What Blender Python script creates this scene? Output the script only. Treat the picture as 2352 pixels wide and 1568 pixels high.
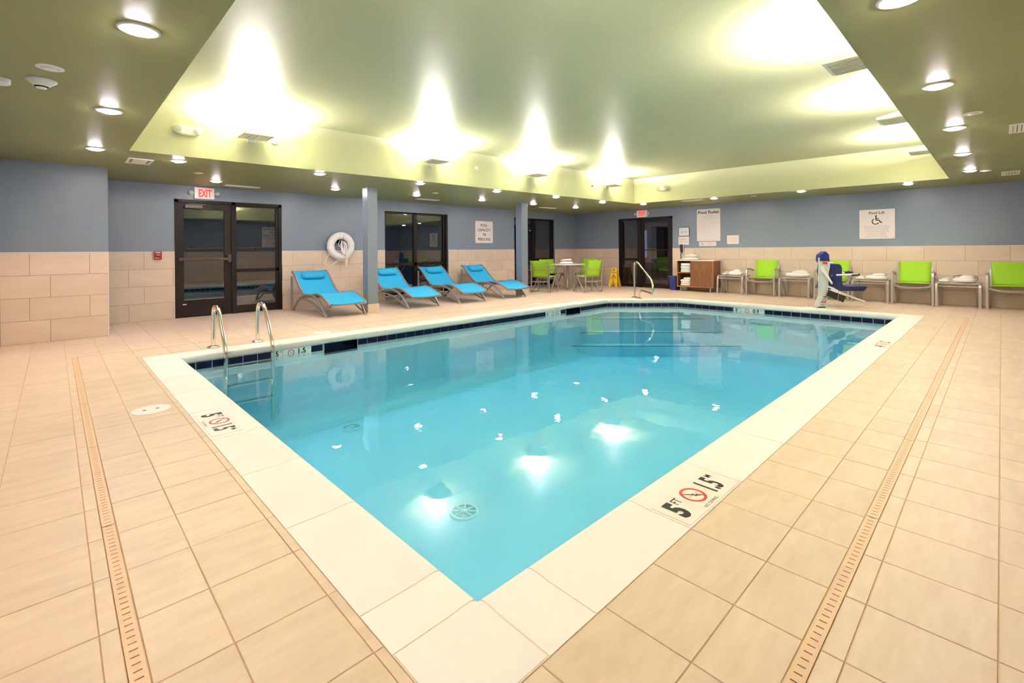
import bpy, bmesh, math, random
from mathutils import Vector, Matrix

for _o in list(bpy.data.objects):
    bpy.data.objects.remove(_o, do_unlink=True)
SC = bpy.context.scene
COL = SC.collection
PI = math.pi

# ------------------------------------------------------------------ camera
F_PX, CX, CY, YAW, ROLL = 1087.99, 1176.0, 574.30, 0.8017, -0.0077
CAM = Vector((-1.0513, -1.2704, 1.2077))
FWD = Vector((math.cos(YAW), math.sin(YAW), 0))
_rt = Vector((math.sin(YAW), -math.cos(YAW), 0))
_up = Vector((0, 0, 1))
RGT = math.cos(ROLL) * _rt + math.sin(ROLL) * _up
UPV = -math.sin(ROLL) * _rt + math.cos(ROLL) * _up
cd = bpy.data.cameras.new('camera')
cam = bpy.data.objects.new('camera', cd)
COL.objects.link(cam)
cd.sensor_fit = 'HORIZONTAL'
cd.sensor_width = 36
cd.lens = F_PX / 2352 * 36
cd.shift_x = 0.0
cd.shift_y = -(784 - CY) / 2352
cd.clip_start = 0.05
cam.matrix_world = Matrix.Translation(CAM) @ Matrix((RGT, UPV, -FWD)).transposed().to_4x4()
SC.camera = cam


def bp(px, py, ax, val):
    """photo pixel -> point on the plane ax = val"""
    d = FWD + (px - CX) / F_PX * RGT - (py - CY) / F_PX * UPV
    i = 'XYZ'.index(ax)
    return CAM + d * ((val - CAM[i]) / d[i])


def px_of(p):
    v = Vector(p) - CAM
    z = v.dot(FWD)
    if z < 0.05:
        return None
    return CX + F_PX * v.dot(RGT) / z, CY - F_PX * v.dot(UPV) / z


# ------------------------------------------------------------------ world, view
w = bpy.data.worlds.new('night')
SC.world = w
w.use_nodes = True
w.node_tree.nodes['Background'].inputs[0].default_value = (0.010, 0.013, 0.022, 1)
w.node_tree.nodes['Background'].inputs[1].default_value = 0.35
SC.view_settings.view_transform = 'Standard'
SC.view_settings.look = 'None'
SC.view_settings.gamma = 1
SC.view_settings.use_curve_mapping = False
SC.view_settings.exposure = 0.77
cy = SC.cycles
cy.use_denoising = True
cy.max_bounces = 7
cy.diffuse_bounces = 4
cy.glossy_bounces = 3
cy.transparent_max_bounces = 8
cy.sample_clamp_indirect = 30.0
cy.use_light_tree = False
cy.use_adaptive_sampling = True
cy.adaptive_threshold = 0.025
cy.caustics_reflective = False
cy.caustics_refractive = False

DOWN_L = 222.0      # radiance of a recessed downlight lens
UP_L = 430.0        # radiance of an uplight lamp

# ------------------------------------------------------------------ materials
MATS = {}


def mat(name, col, rough=0.5, metal=0.0, spec=0.5, emit=None, estr=0.0, noise=None, bump=None, rand=0.0, coat=0.0):
    """noise=(scale, colour2, detail, stretch) ; bump=(scale, strength, distance)"""
    if name in MATS:
        return MATS[name]
    m = bpy.data.materials.new(name)
    m.use_nodes = True
    nt = m.node_tree
    b = nt.nodes['Principled BSDF']
    b.inputs['Roughness'].default_value = rough
    b.inputs['Metallic'].default_value = metal
    b.inputs['Specular IOR Level'].default_value = spec
    b.inputs['Coat Weight'].default_value = coat
    c4 = (*col, 1)
    b.inputs['Base Color'].default_value = c4
    if emit:
        b.inputs['Emission Color'].default_value = (*emit, 1)
        b.inputs['Emission Strength'].default_value = estr
    L = nt.links.new
    coords = None
    if noise or bump:
        tc = nt.nodes.new('ShaderNodeTexCoord')
        coords = tc.outputs['Object']
        if rand:
            oi = nt.nodes.new('ShaderNodeObjectInfo')
            cm = nt.nodes.new('ShaderNodeVectorMath')
            cm.operation = 'SCALE'
            cm.inputs[0].default_value = (37, 53, 71)
            L(oi.outputs['Random'], cm.inputs['Scale'])
            ad = nt.nodes.new('ShaderNodeVectorMath')
            L(coords, ad.inputs[0])
            L(cm.outputs[0], ad.inputs[1])
            coords = ad.outputs[0]
    out = None
    if noise:
        sc_, c2, det, st = noise
        mp = nt.nodes.new('ShaderNodeMapping')
        mp.inputs['Scale'].default_value = st
        mp.inputs['Rotation'].default_value = (0.0, 0.35, 0.5) if rand else (0, 0, 0)
        L(coords, mp.inputs['Vector'])
        n = nt.nodes.new('ShaderNodeTexNoise')
        n.inputs['Scale'].default_value = sc_
        n.inputs['Detail'].default_value = det
        n.inputs['Roughness'].default_value = 0.6
        L(mp.outputs[0], n.inputs['Vector'])
        r = nt.nodes.new('ShaderNodeValToRGB')
        r.color_ramp.elements[0].position = 0.35
        r.color_ramp.elements[1].position = 0.68
        r.color_ramp.elements[0].color = c4
        r.color_ramp.elements[1].color = (*c2, 1)
        L(n.outputs['Fac'], r.inputs['Fac'])
        out = r.outputs['Color']
    if rand:
        oi2 = nt.nodes.new('ShaderNodeObjectInfo')
        mr = nt.nodes.new('ShaderNodeMapRange')
        mr.inputs['To Min'].default_value = 1 - rand
        mr.inputs['To Max'].default_value = 1 + rand
        L(oi2.outputs['Random'], mr.inputs['Value'])
        hs = nt.nodes.new('ShaderNodeHueSaturation')
        hs.inputs['Color'].default_value = c4
        if out:
            L(out, hs.inputs['Color'])
        L(mr.outputs[0], hs.inputs['Value'])
        out = hs.outputs['Color']
    if out:
        L(out, b.inputs['Base Color'])
    if bump:
        n2 = nt.nodes.new('ShaderNodeTexNoise')
        n2.inputs['Scale'].default_value = bump[0]
        n2.inputs['Detail'].default_value = 3
        L(coords, n2.inputs['Vector'])
        bm_ = nt.nodes.new('ShaderNodeBump')
        bm_.inputs['Strength'].default_value = bump[1]
        bm_.inputs['Distance'].default_value = bump[2]
        L(n2.outputs['Fac'], bm_.inputs['Height'])
        L(bm_.outputs[0], b.inputs['Normal'])
    MATS[name] = m
    return m


def fresnel_mat(name, f0, tint, rough=0.0, bump=None, absorb=None):
    """clear sheet or water surface: see-through, mirror-like towards grazing angles"""
    m = bpy.data.materials.new(name)
    m.use_nodes = True
    nt = m.node_tree
    nt.nodes.clear()
    L = nt.links.new
    o = nt.nodes.new('ShaderNodeOutputMaterial')
    mix = nt.nodes.new('ShaderNodeMixShader')
    tr = nt.nodes.new('ShaderNodeBsdfTransparent')
    tr.inputs[0].default_value = (*tint, 1)
    gl = nt.nodes.new('ShaderNodeBsdfGlossy')
    gl.inputs['Roughness'].default_value = rough
    lw = nt.nodes.new('ShaderNodeLayerWeight')
    lw.inputs['Blend'].default_value = 0.5
    pw = nt.nodes.new('ShaderNodeMath')
    pw.operation = 'POWER'
    pw.inputs[1].default_value = 5
    L(lw.outputs['Facing'], pw.inputs[0])
    mr = nt.nodes.new('ShaderNodeMapRange')
    mr.inputs['To Min'].default_value = f0
    mr.inputs['To Max'].default_value = 1.0
    L(pw.outputs[0], mr.inputs['Value'])
    L(mr.outputs[0], mix.inputs[0])
    L(tr.outputs[0], mix.inputs[1])
    L(gl.outputs[0], mix.inputs[2])
    L(mix.outputs[0], o.inputs['Surface'])
    if bump:
        tc = nt.nodes.new('ShaderNodeTexCoord')
        n = nt.nodes.new('ShaderNodeTexNoise')
        n.inputs['Scale'].default_value = bump[0]
        n.inputs['Detail'].default_value = 3
        L(tc.outputs['Object'], n.inputs['Vector'])
        b = nt.nodes.new('ShaderNodeBump')
        b.inputs['Strength'].default_value = bump[1]
        b.inputs['Distance'].default_value = bump[2]
        L(n.outputs['Fac'], b.inputs['Height'])
        L(b.outputs[0], gl.inputs['Normal'])
    if absorb:
        va = nt.nodes.new('ShaderNodeVolumeAbsorption')
        va.inputs['Color'].default_value = (*absorb[0], 1)
        va.inputs['Density'].default_value = absorb[1]
        L(va.outputs[0], o.inputs['Volume'])
    MATS[name] = m
    return m


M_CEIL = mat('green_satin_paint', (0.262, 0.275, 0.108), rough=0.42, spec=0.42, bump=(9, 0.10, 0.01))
M_TRAY = mat('green_satin_paint_lit', (0.385, 0.395, 0.235), rough=0.40, spec=0.6, bump=(7, 0.10, 0.01))  # same green as the lower ceiling, lightened: lamp sheen put into the colour
M_RECESS = mat('green_satin_paint_uplit', (0.58, 0.57, 0.37), rough=0.42, spec=0.4)  # same green again, paler still: strong uplight painted into the tray sides
M_BLUE = mat('slate_blue_paint', (0.205, 0.25, 0.305), rough=0.36, spec=0.5, bump=(60, 0.05, 0.003))
M_WTILE = mat('beige_wall_tile', (0.66, 0.53, 0.41), rough=0.38, spec=0.4, rand=0.05,
              noise=(2.2, (0.72, 0.585, 0.46), 5, (0.6, 0.6, 2.4)))
M_WGROUT = mat('wall_grout', (0.27, 0.20, 0.15), rough=0.9)
M_FTILE = mat('sand_floor_tile', (0.66, 0.50, 0.36), rough=0.45, spec=0.35, rand=0.035,
              noise=(5.5, (0.735, 0.575, 0.43), 8, (0.7, 3.2, 1)), bump=(40, 0.12, 0.004))
M_FGROUT = mat('floor_grout', (0.62, 0.42, 0.23), rough=0.9)
M_COPE = mat('cream_coping', (0.88, 0.81, 0.755), rough=0.55, spec=0.3, rand=0.02,
             noise=(3.0, (0.91, 0.845, 0.79), 4, (1, 1, 1)))
M_COPEGROUT = mat('coping_grout', (0.86, 0.72, 0.58), rough=0.9)
M_PLASTER = mat('pool_plaster', (0.48, 0.76, 0.87), rough=0.7, noise=(1.6, (0.54, 0.80, 0.90), 5, (1, 1, 1)))
M_NAVY = mat('navy_glazed_tile', (0.007, 0.006, 0.03), rough=0.15, spec=0.35, rand=0.1)
M_WHITET = mat('white_glazed_tile', (0.85, 0.86, 0.84), rough=0.2)
M_BRONZE = mat('dark_bronze_frame', (0.013, 0.008, 0.006), rough=0.45, spec=0.25)
M_STEEL = mat('stainless_steel', (0.72, 0.66, 0.56), rough=0.14, metal=1.0)
M_SILVER = mat('silver_powder_coat', (0.42, 0.38, 0.345), rough=0.38, metal=0.55)
M_TEAL = mat('blue_sling_fabric', (0.02, 0.42, 0.72), rough=0.75, bump=(320, 0.2, 0.002))
M_LIME = mat('lime_sling_fabric', (0.36, 0.66, 0.025), rough=0.75, bump=(320, 0.2, 0.002))
M_WHITE = mat('white_plastic', (0.80, 0.77, 0.73), rough=0.4)
M_FIX = mat('white_fixture_metal', (0.78, 0.75, 0.70), rough=0.5)
M_TOWEL = mat('white_terry', (0.86, 0.82, 0.77), rough=0.95, bump=(220, 0.5, 0.004))
M_STRIPE = mat('towel_stripe', (0.05, 0.05, 0.10), rough=0.9)
M_WOOD = mat('walnut_veneer', (0.13, 0.045, 0.016), rough=0.42, noise=(7, (0.27, 0.105, 0.04), 6, (6, 6, 0.5)))
M_WOODED = mat('oak_edge', (0.36, 0.18, 0.07), rough=0.5)
M_TOPW = mat('white_stone_top', (0.84, 0.80, 0.76), rough=0.25)
M_BINB = mat('blue_plastic', (0.02, 0.035, 0.22), rough=0.4)
M_LIFTB = mat('navy_moulded_seat', (0.010, 0.018, 0.095), rough=0.38)
M_HOOD = mat('royal_blue_vinyl', (0.008, 0.02, 0.24), rough=0.45)
M_BLACK = mat('black_rubber', (0.012, 0.012, 0.013), rough=0.5)
M_DARK = mat('dark_void', (0.008, 0.007, 0.006), rough=0.9)
M_TRENCH = mat('brown_trench', (0.10, 0.06, 0.035), rough=0.9)
M_GRATE = mat('tan_grate', (0.74, 0.49, 0.30), rough=0.5)
M_INK = mat('black_ink', (0.012, 0.011, 0.012), rough=0.6)
M_INK2 = mat('grey_ink', (0.32, 0.27, 0.25), rough=0.7)
M_INK3 = mat('faint_ink', (0.60, 0.52, 0.48), rough=0.7)
M_RED = mat('red_ink', (0.62, 0.045, 0.03), rough=0.5)
M_REDP = mat('red_plastic', (0.45, 0.02, 0.02), rough=0.35)
M_SIGN = mat('white_sign_board', (0.80, 0.735, 0.69), rough=0.35)
M_YEL = mat('yellow_plastic', (0.85, 0.55, 0.012), rough=0.4)
M_EXITW = mat('exit_face', (0.72, 0.70, 0.66), rough=0.4, emit=(1, 0.85, 0.78), estr=0.06)
M_EXITR = mat('exit_letters_lit', (0.8, 0.02, 0.01), rough=0.4, emit=(1.0, 0.03, 0.015), estr=0.7)
M_LAMP = mat('downlight_lens_lit', (0.9, 0.9, 0.9), rough=0.4, emit=(1.0, 0.88, 0.93), estr=DOWN_L)
M_ULAMP = mat('uplight_lamp_lit', (0.9, 0.9, 0.9), rough=0.4, emit=(1.0, 0.94, 0.92), estr=UP_L)
M_LENS = mat('clear_lens', (0.55, 0.55, 0.50), rough=0.12, spec=0.8)
M_CONC = mat('pale_concrete', (0.45, 0.45, 0.46), rough=0.8)
M_HALL = mat('mauve_hall_paint', (0.20, 0.17, 0.20), rough=0.6)
M_HALLF = mat('hall_carpet', (0.16, 0.11, 0.10), rough=0.9)
M_HWIN = mat('lit_hall_window', (0.1, 0.12, 0.2), rough=0.3, emit=(0.45, 0.55, 1.0), estr=0.16)
M_HFILL = mat('hall_fill_emission', (0.9, 0.9, 0.9), emit=(1.0, 0.85, 0.85), estr=9.0)
M_GLASS = fresnel_mat('window_glass', 0.17, (0.80, 0.84, 0.84))
M_WATER = fresnel_mat('pool_water', 0.022, (1, 1, 1), bump=(2.6, 0.085, 0.03), absorb=((0.0, 0.75, 0.99), 0.32))


for _n in ('exit_face', 'exit_letters_lit', 'lit_hall_window'):
    MATS[_n].cycles.emission_sampling = 'NONE'


# ------------------------------------------------------------------ mesh helpers
class MB:
    def __init__(s):
        s.v = []
        s.f = []
        s.smooth = []

    def add(s, vs, fs, smooth=False):
        k = len(s.v)
        s.v += [tuple(p) for p in vs]
        s.f += [tuple(i + k for i in f) for f in fs]
        s.smooth += [smooth] * len(fs)
        return s

    def box(s, x0, x1, y0, y1, z0, z1, m=None):
        vs = [Vector((x, y, z)) for z in (z0, z1) for y in (y0, y1) for x in (x0, x1)]
        if m:
            vs = [m @ p for p in vs]
        return s.add(vs, [(0, 2, 3, 1), (4, 5, 7, 6), (0, 1, 5, 4), (2, 6, 7, 3), (0, 4, 6, 2), (1, 3, 7, 5)])

    def rbox(s, x0, x1, y0, y1, z0, z1, r=0.01, m=None):
        """box with chamfered edges"""
        cx, cy_, cz = (x0 + x1) / 2, (y0 + y1) / 2, (z0 + z1) / 2
        hx, hy, hz = (x1 - x0) / 2, (y1 - y0) / 2, (z1 - z0) / 2
        r = min(r, hx * .9, hy * .9, hz * .9)
        bm = bmesh.new()
        bmesh.ops.create_cube(bm, size=2)
        for v in bm.verts:
            v.co = Vector((v.co.x * hx, v.co.y * hy, v.co.z * hz))
        bmesh.ops.bevel(bm, geom=bm.edges[:], offset=r, segments=2, affect='EDGES', profile=0.6)
        bm.verts.index_update()
        vs = [v.co + Vector((cx, cy_, cz)) for v in bm.verts]
        fs = [tuple(v.index for v in f.verts) for f in bm.faces]
        bm.free()
        if m:
            vs = [m @ p for p in vs]
        return s.add(vs, fs)

    def tube(s, path, r, n=10, closed=False, caps=True):
        P = [Vector(p) for p in path]
        k = len(P)
        rs = r if isinstance(r, (list, tuple)) else [r] * k
        T = []
        for i in range(k):
            a = P[(i - 1) % k] if (closed or i) else P[i]
            b = P[(i + 1) % k] if (closed or i < k - 1) else P[i]
            T.append((b - a).normalized())
        ref = Vector((0, 0, 1)) if abs(T[0].z) < 0.9 else Vector((1, 0, 0))
        N = (ref - T[0] * ref.dot(T[0])).normalized()
        vs = []
        for i in range(k):
            N = (N - T[i] * N.dot(T[i])).normalized()
            B = T[i].cross(N)
            for j in range(n):
                a = 2 * PI * j / n
                vs.append(P[i] + (N * math.cos(a) + B * math.sin(a)) * rs[i])
        fs = []
        for i in range(k if closed else k - 1):
            for j in range(n):
                a, b = i * n + j, i * n + (j + 1) % n
                c, d = ((i + 1) % k) * n + (j + 1) % n, ((i + 1) % k) * n + j
                fs.append((a, b, c, d))
        s.add(vs, fs, True)
        if caps and not closed:
            s.add([vs[j] for j in range(n)][::-1], [tuple(range(n))])
            s.add([vs[(k - 1) * n + j] for j in range(n)], [tuple(range(n))])
        return s

    def flat(s, path, B, wid, thk, ch=0.35, closed=False):
        """flat bar swept along a plane curve; B = constant binormal (bar width along B)"""
        P = [Vector(p) for p in path]
        B = Vector(B).normalized()
        k = len(P)
        c = min(wid, thk) * ch / 2
        a, b = thk / 2, wid / 2
        sec = [(a, b - c), (a - c, b), (-a + c, b), (-a, b - c), (-a, -b + c), (-a + c, -b), (a - c, -b), (a, -b + c)]
        n = 8
        vs = []
        for i in range(k):
            p0 = P[i - 1] if (i or closed) else P[i]
            p1 = P[(i + 1) % k] if (i < k - 1 or closed) else P[i]
            t = (p1 - p0).normalized()
            N = B.cross(t).normalized()
            vs += [P[i] + N * q[0] + B * q[1] for q in sec]
        fs = []
        for i in range(k if closed else k - 1):
            for j in range(n):
                i2 = (i + 1) % k
                fs.append((i * n + j, i * n + (j + 1) % n, i2 * n + (j + 1) % n, i2 * n + j))
        s.add(vs, fs)
        if not closed:
            s.add(vs[:n][::-1], [tuple(range(n))])
            s.add(vs[-n:], [tuple(range(n))])
        return s

    def lathe(s, prof, n=24, m=None, smooth=True, caps=True):
        """prof = [(r, z)...] about local z"""
        vs, fs = [], []
        for r, z in prof:
            for j in range(n):
                a = 2 * PI * j / n
                p = Vector((r * math.cos(a), r * math.sin(a), z))
                vs.append(m @ p if m else p)
        for i in range(len(prof) - 1):
            for j in range(n):
                fs.append((i * n + j, i * n + (j + 1) % n, (i + 1) * n + (j + 1) % n, (i + 1) * n + j))
        s.add(vs, fs, smooth)
        if caps:
            if prof[0][0] > 1e-5:
                s.add(vs[:n][::-1], [tuple(range(n))])
            if prof[-1][0] > 1e-5:
                s.add(vs[-n:], [tuple(range(n))])
        return s

    def prism(s, poly, O, U, V, d0, d1):
        """polygon in the plane O+u*U+v*V, extruded along U x V from d0 to d1"""
        U, V, O = Vector(U), Vector(V), Vector(O)
        N = U.cross(V).normalized()
        k = len(poly)
        lo = [O + U * a + V * b + N * d0 for a, b in poly]
        hi = [O + U * a + V * b + N * d1 for a, b in poly]
        s.add(lo + hi, [tuple(range(k))[::-1], tuple(range(k, 2 * k))] +
              [(i, (i + 1) % k, k + (i + 1) % k, k + i) for i in range(k)])
        return s

    def quad(s, a, b, c, d):
        return s.add([a, b, c, d], [(0, 1, 2, 3)])

    def mesh(s, name, m):
        me = bpy.data.meshes.new(name)
        me.from_pydata(s.v, [], s.f)
        me.polygons.foreach_set('use_smooth', s.smooth)
        for x in (m if isinstance(m, list) else [m]):
            me.materials.append(x)
        me.update()
        return me

    def build(s, name, m, parent=None, loc=None, rot=None):
        o = bpy.data.objects.new(name, s.mesh(name, m))
        COL.objects.link(o)
        if parent:
            o.parent = parent
        if loc is not None:
            o.location = loc
        if rot is not None:
            o.rotation_euler = rot
        return o


def tag(o, label, cat, group=None, kind=None):
    o['label'] = label
    o['category'] = cat
    if group:
        o['group'] = group
    if kind:
        o['kind'] = kind
    return o


def thing(name, label, cat, loc=(0, 0, 0), rotz=0.0, group=None, kind=None):
    o = bpy.data.objects.new(name, None)
    o.empty_display_size = 0.1
    COL.objects.link(o)
    o.location = loc
    o.rotation_euler = (0, 0, rotz)
    return tag(o, label, cat, group, kind)


def link(name, me, parent=None, loc=(0, 0, 0), scale=None, rot=None):
    o = bpy.data.objects.new(name, me)
    COL.objects.link(o)
    o.parent = parent
    o.location = loc
    if scale:
        o.scale = scale
    if rot:
        o.rotation_euler = rot
    return o


def copy_tree(o, parent=None):
    c = o.copy()
    COL.objects.link(c)
    c.parent = parent
    for ch in o.children:
        copy_tree(ch, c)
    return c


def spline(pts, n=8, closed=False):
    P = [Vector(p) for p in pts]
    k = len(P)
    out = []
    for i in range(k if closed else k - 1):
        p1, p2 = P[i], P[(i + 1) % k]
        p0 = P[i - 1] if (i or closed) else p1 * 2 - p2
        p3 = P[(i + 2) % k] if (i + 2 < k or closed) else p2 * 2 - p1
        for j in range(n):
            t = j / n
            out.append(0.5 * ((2 * p1) + (p2 - p0) * t + (2 * p0 - 5 * p1 + 4 * p2 - p3) * t * t + (3 * p1 - p0 - 3 * p2 + p3) * t ** 3))
    if not closed:
        out.append(P[-1])
    return out


def fillet(pts, r, n=6):
    """polyline with rounded corners"""
    P = [Vector(p) for p in pts]
    out = [P[0]]
    for i in range(1, len(P) - 1):
        a, b, c = P[i - 1], P[i], P[i + 1]
        d1, d2 = (a - b), (c - b)
        rr = r[i] if isinstance(r, (list, tuple)) else r
        q = min(rr, d1.length * .49, d2.length * .49)
        s_, e_ = b + d1.normalized() * q, b + d2.normalized() * q
        for j in range(n + 1):
            t = j / n
            out.append(s_ * (1 - t) ** 2 + b * 2 * t * (1 - t) + e_ * t * t)
    out.append(P[-1])
    return out


_TXT = {}


def text_geo(body, bold=0.0):
    """flat outline of a text, height 1 per cap, left aligned"""
    key = (body, bold)
    if key in _TXT:
        return _TXT[key]
    cu = bpy.data.curves.new('lettering', 'FONT')
    cu.body = body
    cu.offset = bold
    cu.resolution_u = 3
    ob = bpy.data.objects.new('lettering', cu)
    COL.objects.link(ob)
    dg = bpy.context.evaluated_depsgraph_get()
    me = bpy.data.meshes.new_from_object(ob.evaluated_get(dg))
    vs = [(v.co.x, v.co.y) for v in me.vertices]
    fs = [tuple(p.vertices) for p in me.polygons]
    bpy.data.objects.remove(ob, do_unlink=True)
    bpy.data.curves.remove(cu)
    bpy.data.meshes.remove(me)
    _TXT[key] = (vs, fs)
    return vs, fs


def put_text(mb, body, O, U, V, h, width=None, align='C', bold=0.0, d=0.0):
    """text with cap height h; O = anchor at the baseline; U, V unit vectors; width = wanted width"""
    vs, fs = text_geo(body, bold)
    if not vs:
        return
    x0, x1 = min(v[0] for v in vs), max(v[0] for v in vs)
    cap = 0.70
    sy = h / cap
    sx = sy if width is None else width / (x1 - x0)
    ox = {'L': -x0 * sx, 'C': -(x0 + x1) / 2 * sx, 'R': -x1 * sx}[align]
    U, V, O = Vector(U), Vector(V), Vector(O)
    N = U.cross(V)
    pts = [O + U * (ox + a * sx) + V * (b * sy) + N * d for a, b in vs]
    mb.add(pts, fs)


def soft(mb, cx, cy_, cz, sx, sy, sz, e=4.0, seed=0, wob=0.0, m=None, nu=20, nv=12):
    """pillow-like rounded lump"""
    rnd = random.Random(seed)
    ph = [rnd.uniform(0, 6.28) for _ in range(6)]
    vs, fs = [], []

    def sp(v, p):
        return math.copysign(abs(v) ** p, v)
    for i in range(nv + 1):
        th = -PI / 2 + PI * i / nv
        for j in range(nu):
            f = 2 * PI * j / nu
            x = sp(math.cos(th), 2 / e) * sp(math.cos(f), 2 / e)
            y = sp(math.cos(th), 2 / e) * sp(math.sin(f), 2 / e)
            z = sp(math.sin(th), 2 / e)
            k = 1 + wob * (math.sin(3 * x + ph[0]) * math.sin(4 * y + ph[1]) + 0.6 * math.sin(7 * x + ph[2] + 3 * y) + 0.4 * math.sin(9 * y + ph[3]))
            p = Vector((cx + x * sx / 2, cy_ + y * sy / 2, cz + (z * k if z > 0 else z) * sz / 2))
            vs.append(m @ p if m else p)
    for i in range(nv):
        for j in range(nu):
            fs.append((i * nu + j, i * nu + (j + 1) % nu, (i + 1) * nu + (j + 1) % nu, (i + 1) * nu + j))
    mb.add(vs, fs, True)


# ================================================================== ROOM DATA
X0, XW = -1.57, 12.35            # wall_left, wall_right
YN, YW = -2.45, 9.30             # wall_front (behind the camera), wall_back
XJ, YJ = -0.474, 7.849           # corner of the boxed-out wall
H, H2 = 2.461, 3.125
TILE_H, TROW = 1.22, 0.305
PW, PL = 5.30, 9.60              # pool
WATER_Z, BASIN_Z = -0.145, -1.12
POOL = [(0, 0), (PL, 0), (PL + 0.01, 4.10), (8.47, PW), (0, PW)]
REC = [(-0.40, -0.63), (10.76, -0.61), (10.42, 5.74), (-0.38, 6.14)]   # ceiling recess

DOOR1 = (0.55, 2.41, 0.0, 2.20)
WIN1 = (4.82, 6.74, 0.10, 2.20)
WIN2 = (9.28, 11.20, 0.05, 2.23)
DOOR2 = (5.62, 7.50, 0.0, 2.20)

# ------------------------------------------------------------------ floor
floor = thing('floor', 'sand coloured stone-look floor tiles laid around the pool', 'floor', kind='structure')
CO = 0.33                         # coping width


def offset_poly(poly, d):
    k = len(poly)
    out = []
    for i in range(k):
        a, b, c = Vector(poly[i - 1]), Vector(poly[i]), Vector(poly[(i + 1) % k])
        n1 = Vector(((b - a).y, -(b - a).x)).normalized()
        n2 = Vector(((c - b).y, -(c - b).x)).normalized()
        bis = (n1 + n2).normalized()
        out.append(tuple(b + bis * (d / bis.dot(n1))))
    return out


COPE_OUT = offset_poly(POOL, CO)
# floor slab (grout level) with an opening for the pool
slab = MB()
cin = offset_poly(POOL, CO - 0.03)
outer = [(X0, YN), (XW, YN), (XW, YW), (XJ - 0.2, YW), (XJ - 0.2, YJ + .05), (X0, YJ + .05)]
ZG = -0.0035
bx0, bx1, by0, by1 = cin[0][0], cin[1][0], cin[0][1], cin[4][1]
for (a, b, c, d) in ((X0 - .05, XW + .05, YN - .05, by0), (X0 - .05, XW + .05, by1, YW + .1), (X0 - .05, bx0, by0, by1), (bx1, XW + .05, by0, by1)):
    slab.quad((a, c, ZG), (b, c, ZG), (b, d, ZG), (a, d, ZG))
slab.add([(*cin[2], ZG), (bx1, by1, ZG), (*cin[3], ZG)], [(0, 1, 2)])
slab.build('slab', M_FGROUT, floor)

# joints of the tile grid
XJ_L = [-1.87, -1.56, -1.258, -0.955, -0.655, -0.365, -0.036] + [0.281 + 0.3185 * k for k in range(40)]
YJ_L = [-2.52, -2.21, -1.89, -1.575, -1.258, -0.946, -0.634, -0.318, 0.05] + [0.385 + 0.3335 * k for k in range(28)]
DR = 0.046
DX0, DX1, DY0, DY1 = -0.906, 10.10, -0.886, 6.20     # outer lines of the trench drain ring
DRAINS = [(DX0, DX0 + DR, DY0, DY1 + DR), (DX1, DX1 + DR, DY0, DY1 + DR), (DX0 + DR, DX1, DY0, DY0 + DR), (DX0 + DR, DX1, DY1, DY1 + DR)]


def clip(poly, nx, ny, c, keep_pos):
    out = []
    k = len(poly)
    for i in range(k):
        p, q = poly[i], poly[(i + 1) % k]
        dp, dq = p[0] * nx + p[1] * ny - c, q[0] * nx + q[1] * ny - c
        if not keep_pos:
            dp, dq = -dp, -dq
        if dp >= 0:
            out.append(p)
        if (dp >= 0) != (dq >= 0):
            t = dp / (dp - dq)
            out.append((p[0] + (q[0] - p[0]) * t, p[1] + (q[1] - p[1]) * t))
    return out


def area(poly):
    return abs(sum(poly[i][0] * poly[(i + 1) % len(poly)][1] - poly[(i + 1) % len(poly)][0] * poly[i][1] for i in range(len(poly)))) / 2 if len(poly) > 2 else 0


def subtract(polys, conv):
    res = []
    k = len(conv)
    cx0, cx1 = min(p[0] for p in conv), max(p[0] for p in conv)
    cy0, cy1 = min(p[1] for p in conv), max(p[1] for p in conv)
    for poly in polys:
        if max(p[0] for p in poly) <= cx0 or min(p[0] for p in poly) >= cx1 or max(p[1] for p in poly) <= cy0 or min(p[1] for p in poly) >= cy1:
            res.append(poly)
            continue
        rest = poly
        for i in range(k):
            a, b = conv[i], conv[(i + 1) % k]
            nx, ny = (b[1] - a[1]), -(b[0] - a[0])
            l = math.hypot(nx, ny)
            nx, ny = nx / l, ny / l
            c = nx * a[0] + ny * a[1]
            out = clip(rest, nx, ny, c, True)
            if area(out) > 2e-4:
                res.append(out)
            rest = clip(rest, nx, ny, c, False)
            if area(rest) < 1e-6:
                break
    return res


def rect(x0, x1, y0, y1):
    return [(x0, y0), (x1, y0), (x1, y1), (x0, y1)]


pieces = []
G = 0.0017
cope_cut = offset_poly(COPE_OUT, 0.004)
for i in range(len(XJ_L) - 1):
    for j in range(len(YJ_L) - 1):
        a, b, c, d = XJ_L[i] + G, XJ_L[i + 1] - G, YJ_L[j] + G, YJ_L[j + 1] - G
        a, b, c, d = max(a, X0 + .002), min(b, XW - .002), max(c, YN + .002), min(d, YW - .002)
        if b - a < .012 or d - c < .012:
            continue
        full = abs((b - a) - (XJ_L[i + 1] - XJ_L[i] - 2 * G)) < 1e-6 and abs((d - c) - (YJ_L[j + 1] - YJ_L[j] - 2 * G)) < 1e-6
        pol = [rect(a, b, c, d)]
        pol = subtract(pol, cope_cut)
        for dx0, dx1, dy0, dy1 in DRAINS:
            pol = subtract(pol, rect(dx0 - .003, dx1 + .003, dy0 - .003, dy1 + .003))
        pol = subtract(pol, rect(X0 - 1, XJ, YJ, YW + 1))
        for q in pol:
            pieces.append((q, full and len(pol) == 1 and len(q) == 4 and abs(area(q) - (b - a) * (d - c)) < 1e-6))


def px_area(q):
    pts = [px_of((*p, 0)) for p in q]
    if any(p is None for p in pts):
        return 0
    mx, my = sum(p[0] for p in pts) / len(pts), sum(p[1] for p in pts) / len(pts)
    if not (-150 < mx < 2500 and 0 < my < 1720):
        return 0
    return area(pts)


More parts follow.
